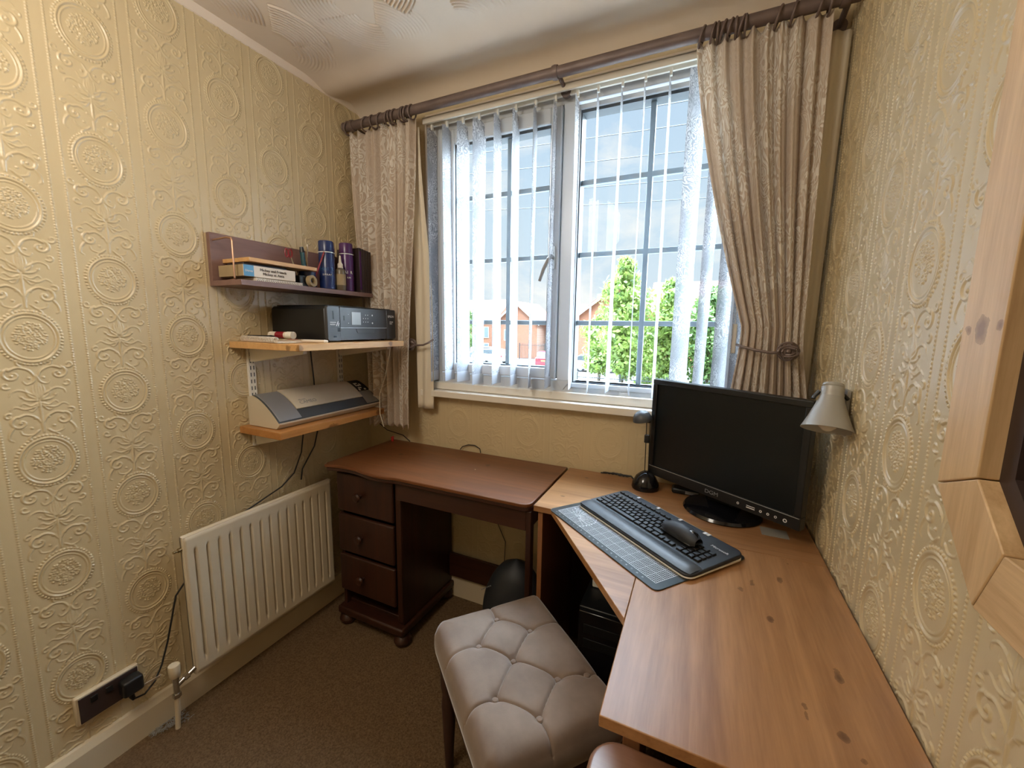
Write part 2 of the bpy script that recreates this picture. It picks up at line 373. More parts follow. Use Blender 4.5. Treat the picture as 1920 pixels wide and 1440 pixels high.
for k in range(50):
    a = 2*PI*k/50; blob(A_*math.cos(a), MC+B_*math.sin(a), .0030, .0014)
X, Z = np.meshgrid(gx, gz-MC, indexing='ij'); rr = np.sqrt((X/A_)**2+(Z/B_)**2)
for (rc, wd, am) in ((.90, .050, .0014), (.775, .028, .0009)):
    H = np.maximum(H, am*np.sqrt(np.clip(1-((rr-rc)/wd)**2, 0, 1)))
rs = random.Random(3)
pts_ = []
for k in range(900):
    a = rs.random()*2*PI; r = math.sqrt(rs.random()); x = r*.030*math.cos(a); z = MC+.004+r*.037*math.sin(a)
    if z < MC-.016 and abs(x) > .013: continue
    if any((x-p)**2+(z-q)**2 < .0046**2 for p, q in pts_): continue
    pts_.append((x, z)); blob(x, z, rs.uniform(.0019, .0028), rs.uniform(.0010, .0017))
for k in range(9):
    x = rs.uniform(-.015, .015); stroke([(x, MC-.026), (x*.4, MC-.012), (x*.8, MC+.002)], .0012, .0018, .0010, False)
g = MC+TH/2                      # centre of the gap between medallions
stroke([(.002, g+.062), (.012, g+.080), (.030, g+.088), (.046, g+.082)], .002, .003, .0013)
spiral(.040, g+.070, .018, .004, 1.2, -4.6, .0030, .0018, .0013)
spiral(.062, g+.092, .009, .003, -2.2, 3.2, .0022, .0014, .0012)
stroke([(.000, g+.066), (.006, g+.050), (.018, g+.044), (.024, g+.052)], .0028, .0014, .0012)
stroke([(.0, g+.005), (.001, g+.03), (.0, g+.066)], .0030, .0014, .0012)
stroke([(.003, g+.008), (.010, g+.024), (.009, g+.040)], .0040, .0012, .0014)
stroke([(.004, g+.004), (.018, g+.016), (.022, g+.032)], .0036, .0012, .0014)
stroke([(.004, g+.001), (.022, g+.004), (.034, g+.016)], .0034, .0010, .0014)
stroke([(.003, g-.006), (.016, g-.012), (.028, g-.004), (.034, g-.010)], .0030, .0012, .0012)
stroke([(.003, g-.010), (.014, g-.026), (.024, g-.022)], .0026, .0012, .0011)
stroke([(.0, g+.0), (.0, g-.03), (.001, g-.060), (.0, g-.085)], .0028, .0018, .0012)
stroke([(.002, g-.060), (.010, g-.044), (.026, g-.034), (.040, g-.038)], .002, .003, .0013)
spiral(.038, g-.054, .018, .004, 1.4, -4.8, .0032, .0018, .0013)
blob(.038, g-.054, .0034, .0014); blob(-.038, g-.054, .0034, .0014); blob(.042, g+.068, .003, .0014); blob(-.042, g+.068, .003, .0014)
stroke([(.050, g-.064), (.058, g-.078), (.060, g-.092), (.054, g-.098)], .0028, .0014, .0012)
stroke([(.008, g-.078), (.020, g-.088), (.036, g-.084), (.040, g-.074)], .0024, .0012, .0012)
spiral(.020, g-.100, .009, .003, 1.5, -3.6, .0022, .0012, .0012)
spiral(.024, g+.100, .008, .003, -1.5, 3.8, .0020, .0012, .0011)
stroke([(.004, g+.012), (.030, g+.030), (.046, g+.026), (.050, g+.016)], .0026, .0012, .0012)
stroke([(.006, g-.014), (.026, g-.020), (.042, g-.012), (.052, g-.018)], .0026, .0012, .0012)
spiral(.056, g-.034, .008, .003, 2.2, -2.8, .0022, .0014, .0012)
spiral(.054, g+.044, .009, .003, -2.4, 2.6, .0022, .0014, .0012)
stroke([(.003, g+.010), (.005, g+.030), (.003, g+.048)], .0034, .0010, .0013)
for q in ((.013, g+.060), (.012, g-.045), (.030, g+.012), (.020, g-.070)): blob(q[0], q[1], .0028, .0012); blob(-q[0], q[1], .0028, .0012)
nb = 46
for k in range(nb):
    for xx in (TW/2-.0147, -TW/2+.0147): blob(xx, (k+.5)*TH/nb, .0026, .0011)
for xx in (TW/2-.0147, -TW/2+.0147):
    H = np.maximum(H, (.0003*np.sqrt(np.clip(1-((gx-xx)/.0016)**2, 0, 1)))[:, None])
def relief(u, z, u0, z0):
    """u along the wall, half-drop columns; (u0,z0): a medallion centre"""
    c = np.floor((u-u0)/TW+.5); fu = (u-u0)-c*TW; zz = np.mod(z-z0+MC+(c % 2)*TH/2, TH)
    fi = np.clip(fu/RES+nx/2-.5, 0, nx-1.001); fk = zz/RES-.5
    i0 = fi.astype(int); a = fi-i0; k0 = np.floor(fk).astype(int); b = fk-k0; k1 = (k0+1) % nz; k0 = k0 % nz; i1 = np.minimum(i0+1, nx-1)
    return (H[i0, k0]*(1-a)*(1-b)+H[i1, k0]*a*(1-b)+H[i0, k1]*(1-a)*b+H[i1, k1]*a*b)
def vary(a, b, n): return np.linspace(a, b, n)
# left wall
us = np.concatenate([np.linspace(YB, .10, 8)[:-1], vary(.10, YW, 900)]); zs = vary(0, ZC, 1340)
U, Z = np.meshgrid(us, zs, indexing='ij'); h = np.where(U > .10, relief(U, Z, .602, 1.448), 0)
struct(np_grid_mesh('wall_left', XL+h*2.1, U, Z, 'wallpaper', MB().box(XL-.12, XL-.001, YB, YW+.2, -.0, ZC), flip=True))
# right wall
us = np.concatenate([np.linspace(YB, .36, 8)[:-1], vary(.36, YW, 900)]); zs = np.concatenate([np.linspace(0, .66, 6)[:-1], vary(.66, ZC, 1100)])
U, Z = np.meshgrid(us, zs, indexing='ij'); h = np.where((U > .36) & (Z > .66), relief(U, Z, .922, 1.118), 0)
struct(np_grid_mesh('wall_right', XR-h*2.1, U, Z, 'wallpaper', MB().box(XR+.001, XR+.12, YB, YW+.2, 0, ZC)))
# window wall: relief below, beside and above the opening, in one mesh
def wallbits():
    parts = [(XL, WX0, 0, ZC, 2), (WX0, WX1, 0, WZ0, 1), (WX1, XR, 0, ZC, 3), (WX0, WX1, WZ1, ZC, 4)]
    V, F, n0 = [], [], 0
    for (x0, x1, z0, z1, k) in parts:
        xs = vary(x0, x1, max(2, int((x1-x0)/.0026))); zz = vary(z0, z1, max(2, int((z1-z0)/.0026)))
        X, Z = np.meshgrid(xs, zz, indexing='ij'); hh = relief(X, Z, -.66, .88)*.9; Y = YW-hh*1.3
        V.append(np.stack([X, Y, Z], -1).reshape(-1, 3)); nu, nv = X.shape
        i, j = np.meshgrid(np.arange(nu-1), np.arange(nv-1), indexing='ij'); a = (i*nv+j).ravel(); F.append(np.stack([a, a+nv, a+nv+1, a+1], -1)+n0); n0 += nu*nv
    return np.vstack(V), np.vstack(F)
V, F = wallbits(); ns = len(F)
bk = MB()
for (x0, x1, z0, z1) in ((XL-.12, WX0, 0, ZC), (WX0, WX1, -.0, WZ0), (WX1, XR+.12, 0, ZC), (WX0, WX1, WZ1, ZC)): bk.box(x0, x1, YW+.002, YW+.20, z0, z1)
F = np.vstack([F, np.array(bk.f)+len(V)]); V = np.vstack([V, np.array(bk.v)])
me = bpy.data.meshes.new('wall_front'); me.vertices.add(len(V)); me.vertices.foreach_set('co', V.astype(np.float32).ravel())
me.loops.add(F.size); me.loops.foreach_set('vertex_index', F.ravel().astype(np.int32)); me.polygons.add(len(F)); me.polygons.foreach_set('loop_start', np.arange(0, F.size, 4, dtype=np.int32)); me.update(calc_edges=True)
sm = np.zeros(len(F), bool); sm[:ns] = True; me.polygons.foreach_set('use_smooth', sm); me.materials.append(M['wallpaper'])
o = bpy.data.objects.new('wall_front', me); COL.objects.link(o); struct(o)
struct(MB().box(XL-.12, XR+.12, YB-.12, YB, 0, ZC).build('wall_rear', 'wallpaper', smooth=0))
struct(MB().box(XL-.12, XR+.12, YB-.12, YW+.2, -.12, 0).build('floor', 'carpet', smooth=0))

# ceiling: combed plaster fans, and a soft swelling before the window wall
xs = vary(XL, XR, 700); ys = np.concatenate([np.linspace(YB, .70, 6)[:-1], vary(.70, YW, 380)])
X, Y = np.meshgrid(xs, ys, indexing='ij'); hh = np.zeros_like(X)
rf = random.Random(11)
fans = [(-1.40+.22*i+rf.uniform(-.05, .05), .78+.15*j+rf.uniform(-.04, .04), rf.uniform(0, 2*PI)) for j in range(4) for i in range(8)]
rf.shuffle(fans)
for (cx, cy, a0) in fans:
    ox, oy = cx-.13*math.cos(a0), cy-.13*math.sin(a0)
    R_ = np.hypot(X-ox, Y-oy); A = np.mod(np.arctan2(Y-oy, X-ox)-a0+PI, 2*PI)-PI
    m_ = (R_ > .06) & (R_ < .20) & (np.abs(A) < .72); hh = np.where(m_, .0042*np.sin(R_*2*PI/.0125), hh)
fade = np.clip((1.30-Y)/.10, 0, 1)*np.clip((X-XL-.05)/.08, 0, 1)
prof = -.020*np.exp(-((Y-1.40)/.07)**2) - .035*np.clip((Y-1.50)/.09, 0, 1)**2
struct(np_grid_mesh('ceiling', X, Y, ZC+prof-hh*fade*(Y > .70), 'ceiling', MB().box(XL-.12, XR+.12, YB-.12, YW+.2, ZC+.012, ZC+.12), flip=True))
struct(MB().prism([(XL, ZC), (XL+.016, ZC), (XL+.004, ZC-.022), (XL, ZC-.024)], YB, YW, 'y').build('trim_1', 'ceiling', smooth=0))
struct(MB().prism([(XL, 0), (XL+.020, 0), (XL+.020, .085), (XL+.010, .105), (XL, .108)], YB, YW, 'y').build('baseboard_left', 'cream_paint', smooth=0))
struct(MB().prism([(YW, 0), (YW-.018, 0), (YW-.018, .10), (YW-.008, .115), (YW, .115)], XL+.02, XR, 'x').build('baseboard_front', 'cream_paint', smooth=0))

# ------------------------------------------------------------------ window
YF = 1.612
win = bpy.data.objects.new('window_1', None); COL.objects.link(win); win.location = (-.52, YF, WZ0); struct(win)
def frame_box(x0, x1, z0, z1, y0, y1, l, r, bt, tp):
    b = MB(); b.box(x0, x0+l, y0, y1, z0, z1); b.box(x1-r, x1, y0, y1, z0, z1); b.box(x0+l, x1-r, y0, y1, z0, z0+bt); b.box(x0+l, x1-r, y0, y1, z1-tp, z1); return b
frame_box(WX0, WX1, WZ0+.028, WZ1, YF, YF+.07, .055, .052, .045, .060).build('outer_frame', 'upvc', win, bevel=.003)
MB().box(-.541, -.484, YF-.006, YF+.07, WZ0+.073, WZ1-.058).build('mullion', 'upvc', win, bevel=.004)
MB().prism([(-.541, WZ0+.074), (-.5125, WZ0+.035), (-.484, WZ0+.074)], YF-.006, YF-.0005, 'y').build('mullion_foot', 'upvc', win, bevel=.001)
# opening sash on the left
sash = frame_box(-1.112, -.545, WZ0+.078, WZ1-.064, YF-.014, YF+.05, .075, .045, .045, .060).build('sash', 'upvc', win, bevel=.006, segs=3)
def glazing(x0, x1, z0, z1, parent, bars_x):
    y = YF+.022
    frame_box(x0, x1, z0, z1, YF-.001, y+.03, .005, .005, .005, .011).build('gasket', 'gasket', parent)
    MB().box(x0+.004, x1-.004, y, y+.004, z0+.004, z1-.004).build('pane', 'glass', parent, smooth=0)
    for z in (1.352, 1.620, 1.891): MB().box(x0+.005, x1-.005, y-.006, y+.010, z-.0095, z+.0095).build('glazing_bar', 'barlead', parent, bevel=.002)
    for x in bars_x: MB().box(x-.0095, x+.0095, y-.0065, y+.0105, z0+.005, z1-.011).build('glazing_bar', 'barlead', parent, bevel=.002)
glazing(-1.037, -.590, 1.163, 2.116, sash, (-.781,))
glazing(-.474, .078, 1.108, 2.147, win, (-.214,))
for (x0, x1, z0, z1) in ((-.484, -.474, 1.10, 2.155), (-.484, .078, 1.088, 1.108), (-.484, .078, 2.147, 2.165)): MB().box(x0, x1, YF-.008, YF+.012, z0, z1).build('glazing_bead', 'upvc', win, bevel=.003)
hd = MB().box(-.572, -.556, YF-.024, YF-.012, 1.565, 1.655).build('window_handle', 'chrome', sash, bevel=.002)
hd['label'] = 'silver window handle'
MB().tube([(-.564, YF-.022, 1.61), (-.564, YF-.045, 1.612), (-.570, YF-.058, 1.60), (-.590, YF-.060, 1.56), (-.606, YF-.060, 1.515)], [.008, .008, .008, .0075, .006], 10).build('lever', 'silver', hd)
struct(MB().box(WX0-.0, WX1+.0, YW-.008, YF+.07, WZ0-.004, WZ0+.030).build('trim_2', 'upvc_warm', bevel=.003))
struct(MB().box(-1.212, WX1+.05, YW-.048, YW+.03, WZ0-.036, WZ0-.006).build('trim_3', 'upvc_warm', bevel=.003))
b = MB(); b.box(WX0, WX1, YW-.006, YW+.19, WZ1-.002, WZ1+.010); b.box(WX0-.008, WX0, YW-.006, YW+.1, WZ0, WZ1+.01)
struct(b.build('trim_4', 'ceiling', bevel=.002))

# ------------------------------------------------------------------ vertical blind
YP = 1.562
bl = thing('vertical_blind', 'white lace vertical blind with turned fabric slats across the window', 'blind', (-.52, YP, 2.21))
b = MB(); b.box(-1.158, .118, YP-.022, YP-.012, 2.192, 2.216); b.box(-1.158, .118, YP+.012, YP+.022, 2.192, 2.216); b.box(-1.158, .118, YP-.022, YP+.022, 2.212, 2.218)
b.build('headrail', 'upvc_warm', bl, bevel=.001)
slats = [(-1.124, 97), (-1.046, 95.5), (-.966, 86), (-.888, 81), (-.804, 96), (-.723, 96), (-.641, 101), (-.560, 99), (-.475, 96), (-.399, 99), (-.314, 97), (-.237, 95), (-.156, 90.5), (-.069, 55), (.002, 62), (.057, 62), (.10, 66)]
for i, (c, deg) in enumerate(slats):
    th = math.radians(deg); P = []; hw = .0445; zt, zb = 2.168, 1.082 + (.004 if i % 3 else -.004)
    nz_ = 24
    for k in range(nz_+1):
        f = k/nz_; row = []
        sw = .006*math.sin(i*1.7)*f; tw = math.radians(6*math.sin(i*2.3+1)*f)
        for s_ in np.linspace(-1, 1, 7):
            zz = zt*(1-f)+zb*f
            if f == 0: zz += .018*(1-abs(s_)) - .006
            bow = .0035*(1-s_*s_)
            row.append((c+sw+s_*hw*math.cos(th+tw)-bow*math.sin(th), YP+.0+s_*hw*math.sin(th+tw)+bow*math.cos(th), zz))
        P.append(row)
    o = MB().grid(P).build('slat', 'slat' if True else '', bl, smooth=60)
    uv = o.data.uv_layers.new(name='UVMap'); me = o.data
    for lp in me.loops:
        r_, c_ = divmod(lp.vertex_index, 7); uv.data[lp.index].uv = (c_/6*.089+i*.137, (zt-(zt-zb)*r_/nz_)+i*.31)
    # folded pocket with its weight
    b2 = MB().grid([[Vector(q)+Vector((.0012*math.sin(th), -.0012*math.cos(th), 0)) for q in row] for row in P[-2:]])
    pk = b2.build('bottom_weight', 'slat_plain', o, smooth=60); uv = pk.data.uv_layers.new(name='UVMap')
    MB().box(c-.004, c+.004, YP-.005, YP+.005, 2.170, 2.192).build('hook', 'white_plastic', o)
MB().tube([(.094, 1.548, 2.19), (.097, 1.540, 1.6), (.096, 1.538, 1.352)], .0012, 6).build('pull_cord', 'white_plastic', bl)
MB().box(.088, .103, 1.530, 1.546, 1.255, 1.352).build('cord_weight', 'white_plastic', bl, bevel=.002)

# ------------------------------------------------------------------ curtain pole, rings, curtains
pole = thing('curtain_pole', 'antique bronze curtain pole above the window', 'curtain pole', (-.6, 1.48, 2.215))
MB().cyl((-1.545, 1.48, 2.222), (.320, 1.48, 2.222), .0185, n=20).build('rod', 'bronze', pole)
for x in (-.535, -1.50, .285):
    b = MB(); b.lathe([(.004, -.012), (.022, -.010), (.024, 0), (.022, .010), (.004, .012)], (x, 1.48, 2.222), (1, 0, 0), 20); b.cyl((x+.01, 1.49, 2.216), (x+.01, 1.575, 2.205), .008, n=10); b.cyl((x+.01, 1.572, 2.205), (x+.01, 1.588, 2.205), .020, n=16)
    b.build('bracket', 'bronze', pole)
MB().lathe([(.002, -.005), (.019, -.004), (.021, .004), (.012, .010), (.002, .012)], (-1.545, 1.48, 2.222), (-1, 0, 0), 20).build('finial', 'bronze', pole)
def ring_mesh(x, tilt=0):
    pts = [(x+.004*math.sin(a)+tilt*math.sin(a), 1.48+.026*math.cos(a), 2.214+.026*math.sin(a)) for a in np.linspace(0, 2*PI, 21)]
    return MB().tube(pts, .0036, 8, caps=False)
def curtain(name, label, ptop, fx, ytop, zt, zb, npl, fy, rings, lining_fx, nu=220, nv=90, hem=None, group='curtains at the window', zlb=None):
    root = thing(name, label, 'curtain', (fx(.5, .5), ytop, zb))
    P = []; Q = []; UVs = []
    for i in range(nu+1):
        u = i/nu; row = []; uvr = []
        for j in range(nv+1):
            f = j/nv; z = zt+(zb-zt)*f
            if j == 0: z += .006*math.sin(u*npl*2*PI*1.0+.5)+.003*math.sin(u*61)
            if j == nv: z += .008*math.sin(u*npl*2*PI*2+1)
            x = fx(u, f); y = fy(u, f); row.append((x, y, z)); uvr.append((u*1.35, z))
        P.append(row); UVs.append(uvr)
    o = MB().grid(P).build('curtain_panel', 'curtain', root, smooth=80)
    uv = o.data.uv_layers.new(name='UVMap')
    for lp in o.data.loops:
        i, j = divmod(lp.vertex_index, nv+1); uv.data[lp.index].uv = UVs[i][j]
    md = o.modifiers.new('solid', 'SOLIDIFY'); md.thickness = .0015; md.offset = 0
    P = [[lining_fx(i/60, j/40) for j in range(41)] for i in range(61)]
    MB().grid(P).build('lining', 'lining', root, smooth=80, solid=.001)
    for (x, tl) in rings: ring_mesh(x, tl).build('curtain_ring', 'bronze', root, smooth=60)
    return root
def lerp(a, b, t): return a+(b-a)*t
def sstep(t): t = max(0, min(1, t)); return t*t*(3-2*t)
def pleat(u, n, seed=0):
    return math.sin(u*n*2*PI+seed)+.35*math.sin(u*n*4.3*PI+seed*2+1)+.25*math.sin(u*n*1.37*PI+2+seed)
# left curtain
def lx(u, f):
    L = lerp(-1.532, -1.455, sstep(f*1.1)); R = lerp(-1.160, -1.200, sstep(f*1.2))
    return lerp(L, R, u) + .006*math.cos(u*9*2*PI*1.0)*(.4+.6*f)
def ly(u, f):
    amp = lerp(.010, .016, sstep(f*2)); return 1.499 - amp*pleat(u, lerp(8.0, 8.0, f), .6) - .012*f - .035*max(0, math.sin(u*2.7*PI-.4))*sstep(f)*(1 if f < .99 else 1)
def llin(u, f):
    z = lerp(2.17, .945, f); x = lerp(-1.205, lerp(-1.158, -1.118, sstep(f*1.6)), u); return (x, lerp(1.520, 1.538, sstep(f*1.2))-.006*math.sin(u*9+f*3), z)
curtain('curtain', 'beige lace patterned curtain hanging beside the shelves on the left', None, lx, 1.485, 2.198, .862, 8, ly,
        [(x, t) for x, t in ((-1.525, .002), (-1.42, .006), (-1.375, -.004), (-1.335, .004), (-1.29, .003), (-1.275, -.003), (-1.255, .002), (-1.215, .002), (-1.205, -.002), (-1.19, .004), (-1.165, .0))], llin)
# right curtain, gathered by its tie-back
def rx(u, f):
    ft = .66; z = f
    if f < ft:
        t = f/ft; L = lerp(-.078, .110, t**1.35); R = lerp(.262, .275, t)
    else:
        t = (f-ft)/(1-ft); L = lerp(.110, .075, sstep(t)); R = lerp(.275, .305, sstep(t*1.5))
    return lerp(L, R, u)
def ry(u, f):
    ft = .66; pin = math.exp(-((f-ft)/.10)**2); amp = lerp(.011, .012, sstep(f*2))*(1-.35*pin)
    return 1.487 - amp*pleat(u, 9, 2.1) - .022*(1-pin)*sstep(f*1.5)*math.sin(PI*u) - (.05*math.sin(PI*u)*pin*.4) - .02*sstep((f-ft)*4)*abs(math.sin(u*9))
def rlin(u, f):
    z = lerp(2.17, .95, f); x = lerp(.232, lerp(.321, .312, f), u); return (x, 1.512+.030*u+.0035*math.sin(u*19+f*2), z)
curtain('curtain', 'beige lace patterned curtain tied back on the right behind the monitor', None, rx, 1.487, 2.200, .90, 9, ry,
        [(x, t) for x, t in ((-.065, .004), (-.035, .002), (-.022, -.003), (-.008, .004), (.010, .003), (.026, -.004), (.040, .004), (.050, -.003), (.132, .004), (.168, .002), (.230, .003), (.252, -.002))], rlin)
def holdback(label, x, y, z, dx, arm):
    r = thing('curtain_holdback', label, 'holdback', (x, YW, z), group=None)
    b = MB()
    for k in range(3):
        for rad in (.026, .017):
            b.tube([(x+rad*math.cos(a)*(1 if k != 1 else .6), y+.004*math.sin(3*a+k)-.004*k, z+rad*math.sin(a)*(1 if k != 2 else .6)) for a in np.linspace(0, 2*PI, 17)], .0035, 6, caps=False)
    b.sphere((x, y-.004, z), .008, n=8); b.build('rosette', 'bronze', r)
    MB().cyl((x, y, z), (x, YW-.0005, z), .005, n=10).build('stem', 'bronze', r)
    MB().tube(arm, .0042, 8).build('arm', 'bronze', r)
holdback('bronze knotted curtain holdback beside the left curtain', -1.213, 1.50, 1.247, 1, [(-1.213, 1.50, 1.247), (-1.18, 1.497, 1.243), (-1.14, 1.497, 1.246), (-1.118, 1.505, 1.256), (-1.108, 1.53, 1.270)])
holdback('bronze knotted curtain holdback gripping the right curtain', .232, 1.425, 1.272, -1, [(.232, 1.425, 1.272), (.19, 1.422, 1.266), (.15, 1.430, 1.272), (.112, 1.455, 1.282), (.104, 1.50, 1.285)])
MB().tube([(-1.262, 1.424, 1.25), (-1.268, 1.42, 1.20), (-1.29, 1.412, 1.10), (-1.318, 1.405, 1.02), (-1.318, 1.403, .93), (-1.305, 1.41, .868)], .0022, 6).build('cord', 'whitecord')
tag(bpy.data.objects['cord'], 'thin white cord hanging down the left curtain below the printer shelf', 'cord')

# ------------------------------------------------------------------ radiator
def RG(): pass
rad = thing('radiator', 'cream panel radiator under the shelves on the left wall', 'radiator', (-1.48, .95, .147))
y0, y1, z0, z1, xf = .665, 1.245, .147, .642, -1.470
P = []
ny, nz_ = 290, 60; pitch = (y1-y0-.03)/15
for i in range(ny+1):
    y = y0+(y1-y0)*i/ny; row = []
    for j in range(nz_+1):
        z = z0+(z1-z0)*j/nz_; ed = min(sstep((z-z0-.035)/.018), sstep((z1-.045-z)/.018)); ph = ((y-y0-.015)/pitch) % 1; e2 = 1 if y0+.015 < y < y1-.015 else 0
        d = -.0125*sstep(1-abs(ph-.5)/.17)*ed*e2 if abs(ph-.5) < .17 else 0
        rim = -.006*(1-sstep((y-y0)/.008)) - .006*(1-sstep((y1-y)/.008)) - .008*(1-sstep((z1-z)/.008)) - .006*(1-sstep((z-z0)/.006))
        row.append((xf+d+rim, y, z))
    P.append(row)
MB().grid(P).build('front_panel', 'rad', rad, smooth=50)
b = MB(); b.box(xf-.022, xf-.013, y0, y1, z0, z1); b.box(xf-.021, xf-.004, y0, y1, z1-.006, z1-.0005); b.box(xf-.021, xf-.004, y0, y0+.004, z0, z1); b.box(xf-.021, xf-.004, y1-.004, y1, z0, z1); b.box(xf-.021, xf-.004, y0, y1, z0, z0+.004)
b.build('back_panel', 'rad', rad, bevel=.002)
for y in (.80, 1.12): MB().box(XL+.0015, xf-.023, y-.015, y+.015, .25, .55).build('wall_bracket', 'rad', rad)
MB().lathe([(.002, 0), (.007, .0), (.007, .010), (.004, .012), (.004, .022), (.002, .024)], (xf-.014, y0, .600), (0, -1, 0), 12).build('bleed_valve', 'brass', rad)
vb = MB(); vx, vy = -1.480, .610
vb.cyl((vx, vy, .120), (vx, vy, .170), .0085, n=16); vb.cyl((vx, vy, .150), (vx, y0+.002, .172), .008, n=14); vb.lathe([(.011, 0), (.011, .014)], (vx, .634, .160), (0, 1, .3), 6); vb.lathe([(.012, 0), (.012, .014)], (vx, vy, .112), (0, 0, 1), 6)
valve = vb.build('valve_body', 'chrome', rad)
MB().lathe([(.0125, 0), (.0145, .004), (.0165, .040), (.0150, .043), (.002, .044)], (vx, vy, .185), (0, 0, 1), 24).build('valve_cap', 'cream_paint', rad)
MB().cyl((vx, vy, .170), (vx, vy, .186), .010, n=16).build('valve_neck', 'chrome', rad)
MB().tube([(vx, vy, .115), (vx, vy-.003, .06), (vx-.002, vy-.006, .0)], .0075, 12).build('pipe', 'cream_paint', rad)
# socket and plug
sk = thing('wall_socket', 'double wall socket with dark recess and cream surround near the floor', 'socket', (XL, .475, .172))
b = MB(); b.box(XL+.0012, XL+.016, .400, .547, .172, .262); b.build('backbox', 'cream_paint', sk, bevel=.004)
MB().box(XL+.0165, XL+.0195, .408, .543, .178, .256).build('face_plate', 'jamb', sk, bevel=.002)
for y in (.440, .474): MB().box(XL+.0196, XL+.0235, y-.008, y+.008, .228, .246).build('switch', 'black', sk, bevel=.001)
pl = thing('plug', 'black three-pin plug in the wall socket', 'plug', (XL+.02, .518, .19))
MB().box(XL+.0200, XL+.058, .492, .543, .196, .246).build('plug_body', 'black', pl, bevel=.008, segs=3)
MB().tube([(XL+.035, .517, .200), (XL+.036, .516, .180), (XL+.038, .520, .168)], [.008, .007, .005], 10).build('strain_relief', 'black', pl)
MB().tube([(XL+.040, .520, .170), (XL+.042, .545, .165), (XL+.035, .575, .180), (XL+.028, .600, .215), (XL+.022, .625, .28), (XL+.018, .662, .42), (XL+.018, .78, .55), (XL+.018, .85, .60), (XL+.018, 1.06, .66), (XL+.018, 1.12, .70), (XL+.018, 1.16, .78), (XL+.02, 1.18, .90)], .0028, 8).build('power_cable', 'cable', pl)
tg = MB(); tg.box(-.024, .024, -.0005, .0005, -.009, .009, Matrix.Translation((XL+.045, .563, .196)) @ Euler((.62, 0, PI/2-.1)).to_matrix().to_4x4()); tg.build('paper_tag', 'paper', pl)

# dirty patch of loose lint by the pipe
b = MB()
for k in range(170):
    a = rs.random(); c = Vector((-1.535+.045*rs.random()*(.4+a), .545+.095*a+.01*rs.random(), .002+rs.random()*.006)); u = Vector((rs.uniform(-1, 1), rs.uniform(-1, 1), rs.uniform(-.4, .4))).normalized()*.006
    b.tube([c-u, c+Vector((0, 0, .002)), c+u], .0006, 4)
tag(b.build('lint', 'grey_print', smooth=0), 'grey scraps of loose carpet fluff on the floor by the radiator pipe', 'lint', kind='stuff')

# ------------------------------------------------------------------ shelves
sh = thing('wall_shelf', 'mauve laminate wall shelf with a low backboard, highest of three', 'shelf', (-1.47, 1.157, 1.457))
MB().box(XL+.0015, XL+.020, .861, 1.454, 1.457, 1.637).build('backboard', 'pinkbrown', sh, bevel=.001)
MB().box(XL+.020, -1.387, .861, 1.454, 1.457, 1.475).build('shelf_board', 'pinkbrown', sh, bevel=.001)
MB().tube([(XL+.021, .872, 1.612), (-1.45, .862, 1.612), (-1.424, .862, 1.608), (-1.420, .862, 1.60), (-1.420, .862, 1.48), (-1.424, .868, 1.4765), (-1.50, .885, 1.4765)], .0030, 8).build('bookend_wire', 'copper', sh)
TS = 1.475
def pine_shelf(name, label, z, xf, y0, y1, t, mat, brk):
    s = thing(name, label, 'shelf', ((XL+xf)/2, (y0+y1)/2, z-t))
    MB().box(XL+.003, xf, y0, y1, z-t, z).build('shelf_board', mat, s, bevel=.0015)
    for y in (.978, 1.397):
        MB().prism([(XL+.014, z-t-.0005), (XL+.014, z-t-.055), (XL+.03, z-t-.055), (brk, z-t-.014), (brk, z-t-.0005)], y-.008, y+.008, 'y').build('bracket', 'upvc_warm', s, bevel=.002)
    return s
pine_shelf('wall_shelf', 'pale pine wall shelf carrying the black printer', 1.265, -1.188, .907, 1.423, .023, 'pine_shelf', -1.25)
pine_shelf('wall_shelf', 'orange pine wall shelf carrying the cream cutting machine', .947, -1.328, .920, 1.441, .026, 'pine_low', -1.37)
b = None
for y, lb in ((.978, 'white slotted shelf upright nearer the camera'), (1.397, 'white slotted shelf upright nearer the window')):
    u = thing('shelf_upright', lb, 'shelf upright', (XL, y, .85)); MB().box(XL+.0012, XL+.0125, y-.0135, y+.0135, .86, 1.239).build('rail', 'white_plastic', u, bevel=.001)
    b = MB(); z = .87
    while z < 1.23:
        for dy in (-.006, .006): b.box(XL+.0126, XL+.0131, y+dy-.0017, y+dy+.0017, z, z+.015)
        z += .026
    b.build('slots', 'gasket', u, smooth=0)

# ---- things on the top shelf
bk = thing('picture_book', 'thick white-spined boxed book lying under the pine plank', 'book', (-1.46, .975, 1.489))
MB().box(-1.535, -1.4015, .879, 1.071, 1.4885, 1.5265).build('book_block', 'bookside', bk, bevel=.001)
MB().box(-1.4012, -1.399, .8795, 1.0705, 1.489, 1.526).build('spine', 'paper', bk)
MB().box(-1.3988, -1.3982, .8798, .914, 1.4893, 1.5257).build('blue_band', 'bookblue', bk)
text('title', 'Mickey and Friends\nMickey et Amis', .0128, 'jamb', bk, (-1.3978, .985, 1.5105), (0, 1, 0), (0, 0, 1), align='CENTER')
text('band_lettering', 'Disney', .0095, 'white', bk, (-1.3978, .897, 1.504), (0, 1, 0), (0, 0, 1), align='CENTER')
b = MB()
b = thing('spiral_notebook', 'thin spiral notebook under the white-spined book on the mauve shelf', 'notebook', (-1.46, 1.0, TS))
MB().box(-1.53, -1.392, .915, 1.095, TS+.0005, TS+.011).build('pages', 'paper', b)
for k in range(26): 
    y = .92+k*.0068; MB().tube([(-1.392+.005*math.cos(a), y+.0008*math.sin(a), TS+.006+.005*math.sin(a)) for a in np.linspace(0, 2*PI, 9)], .0007, 5, caps=False).build('wire_loop', 'silver', b)
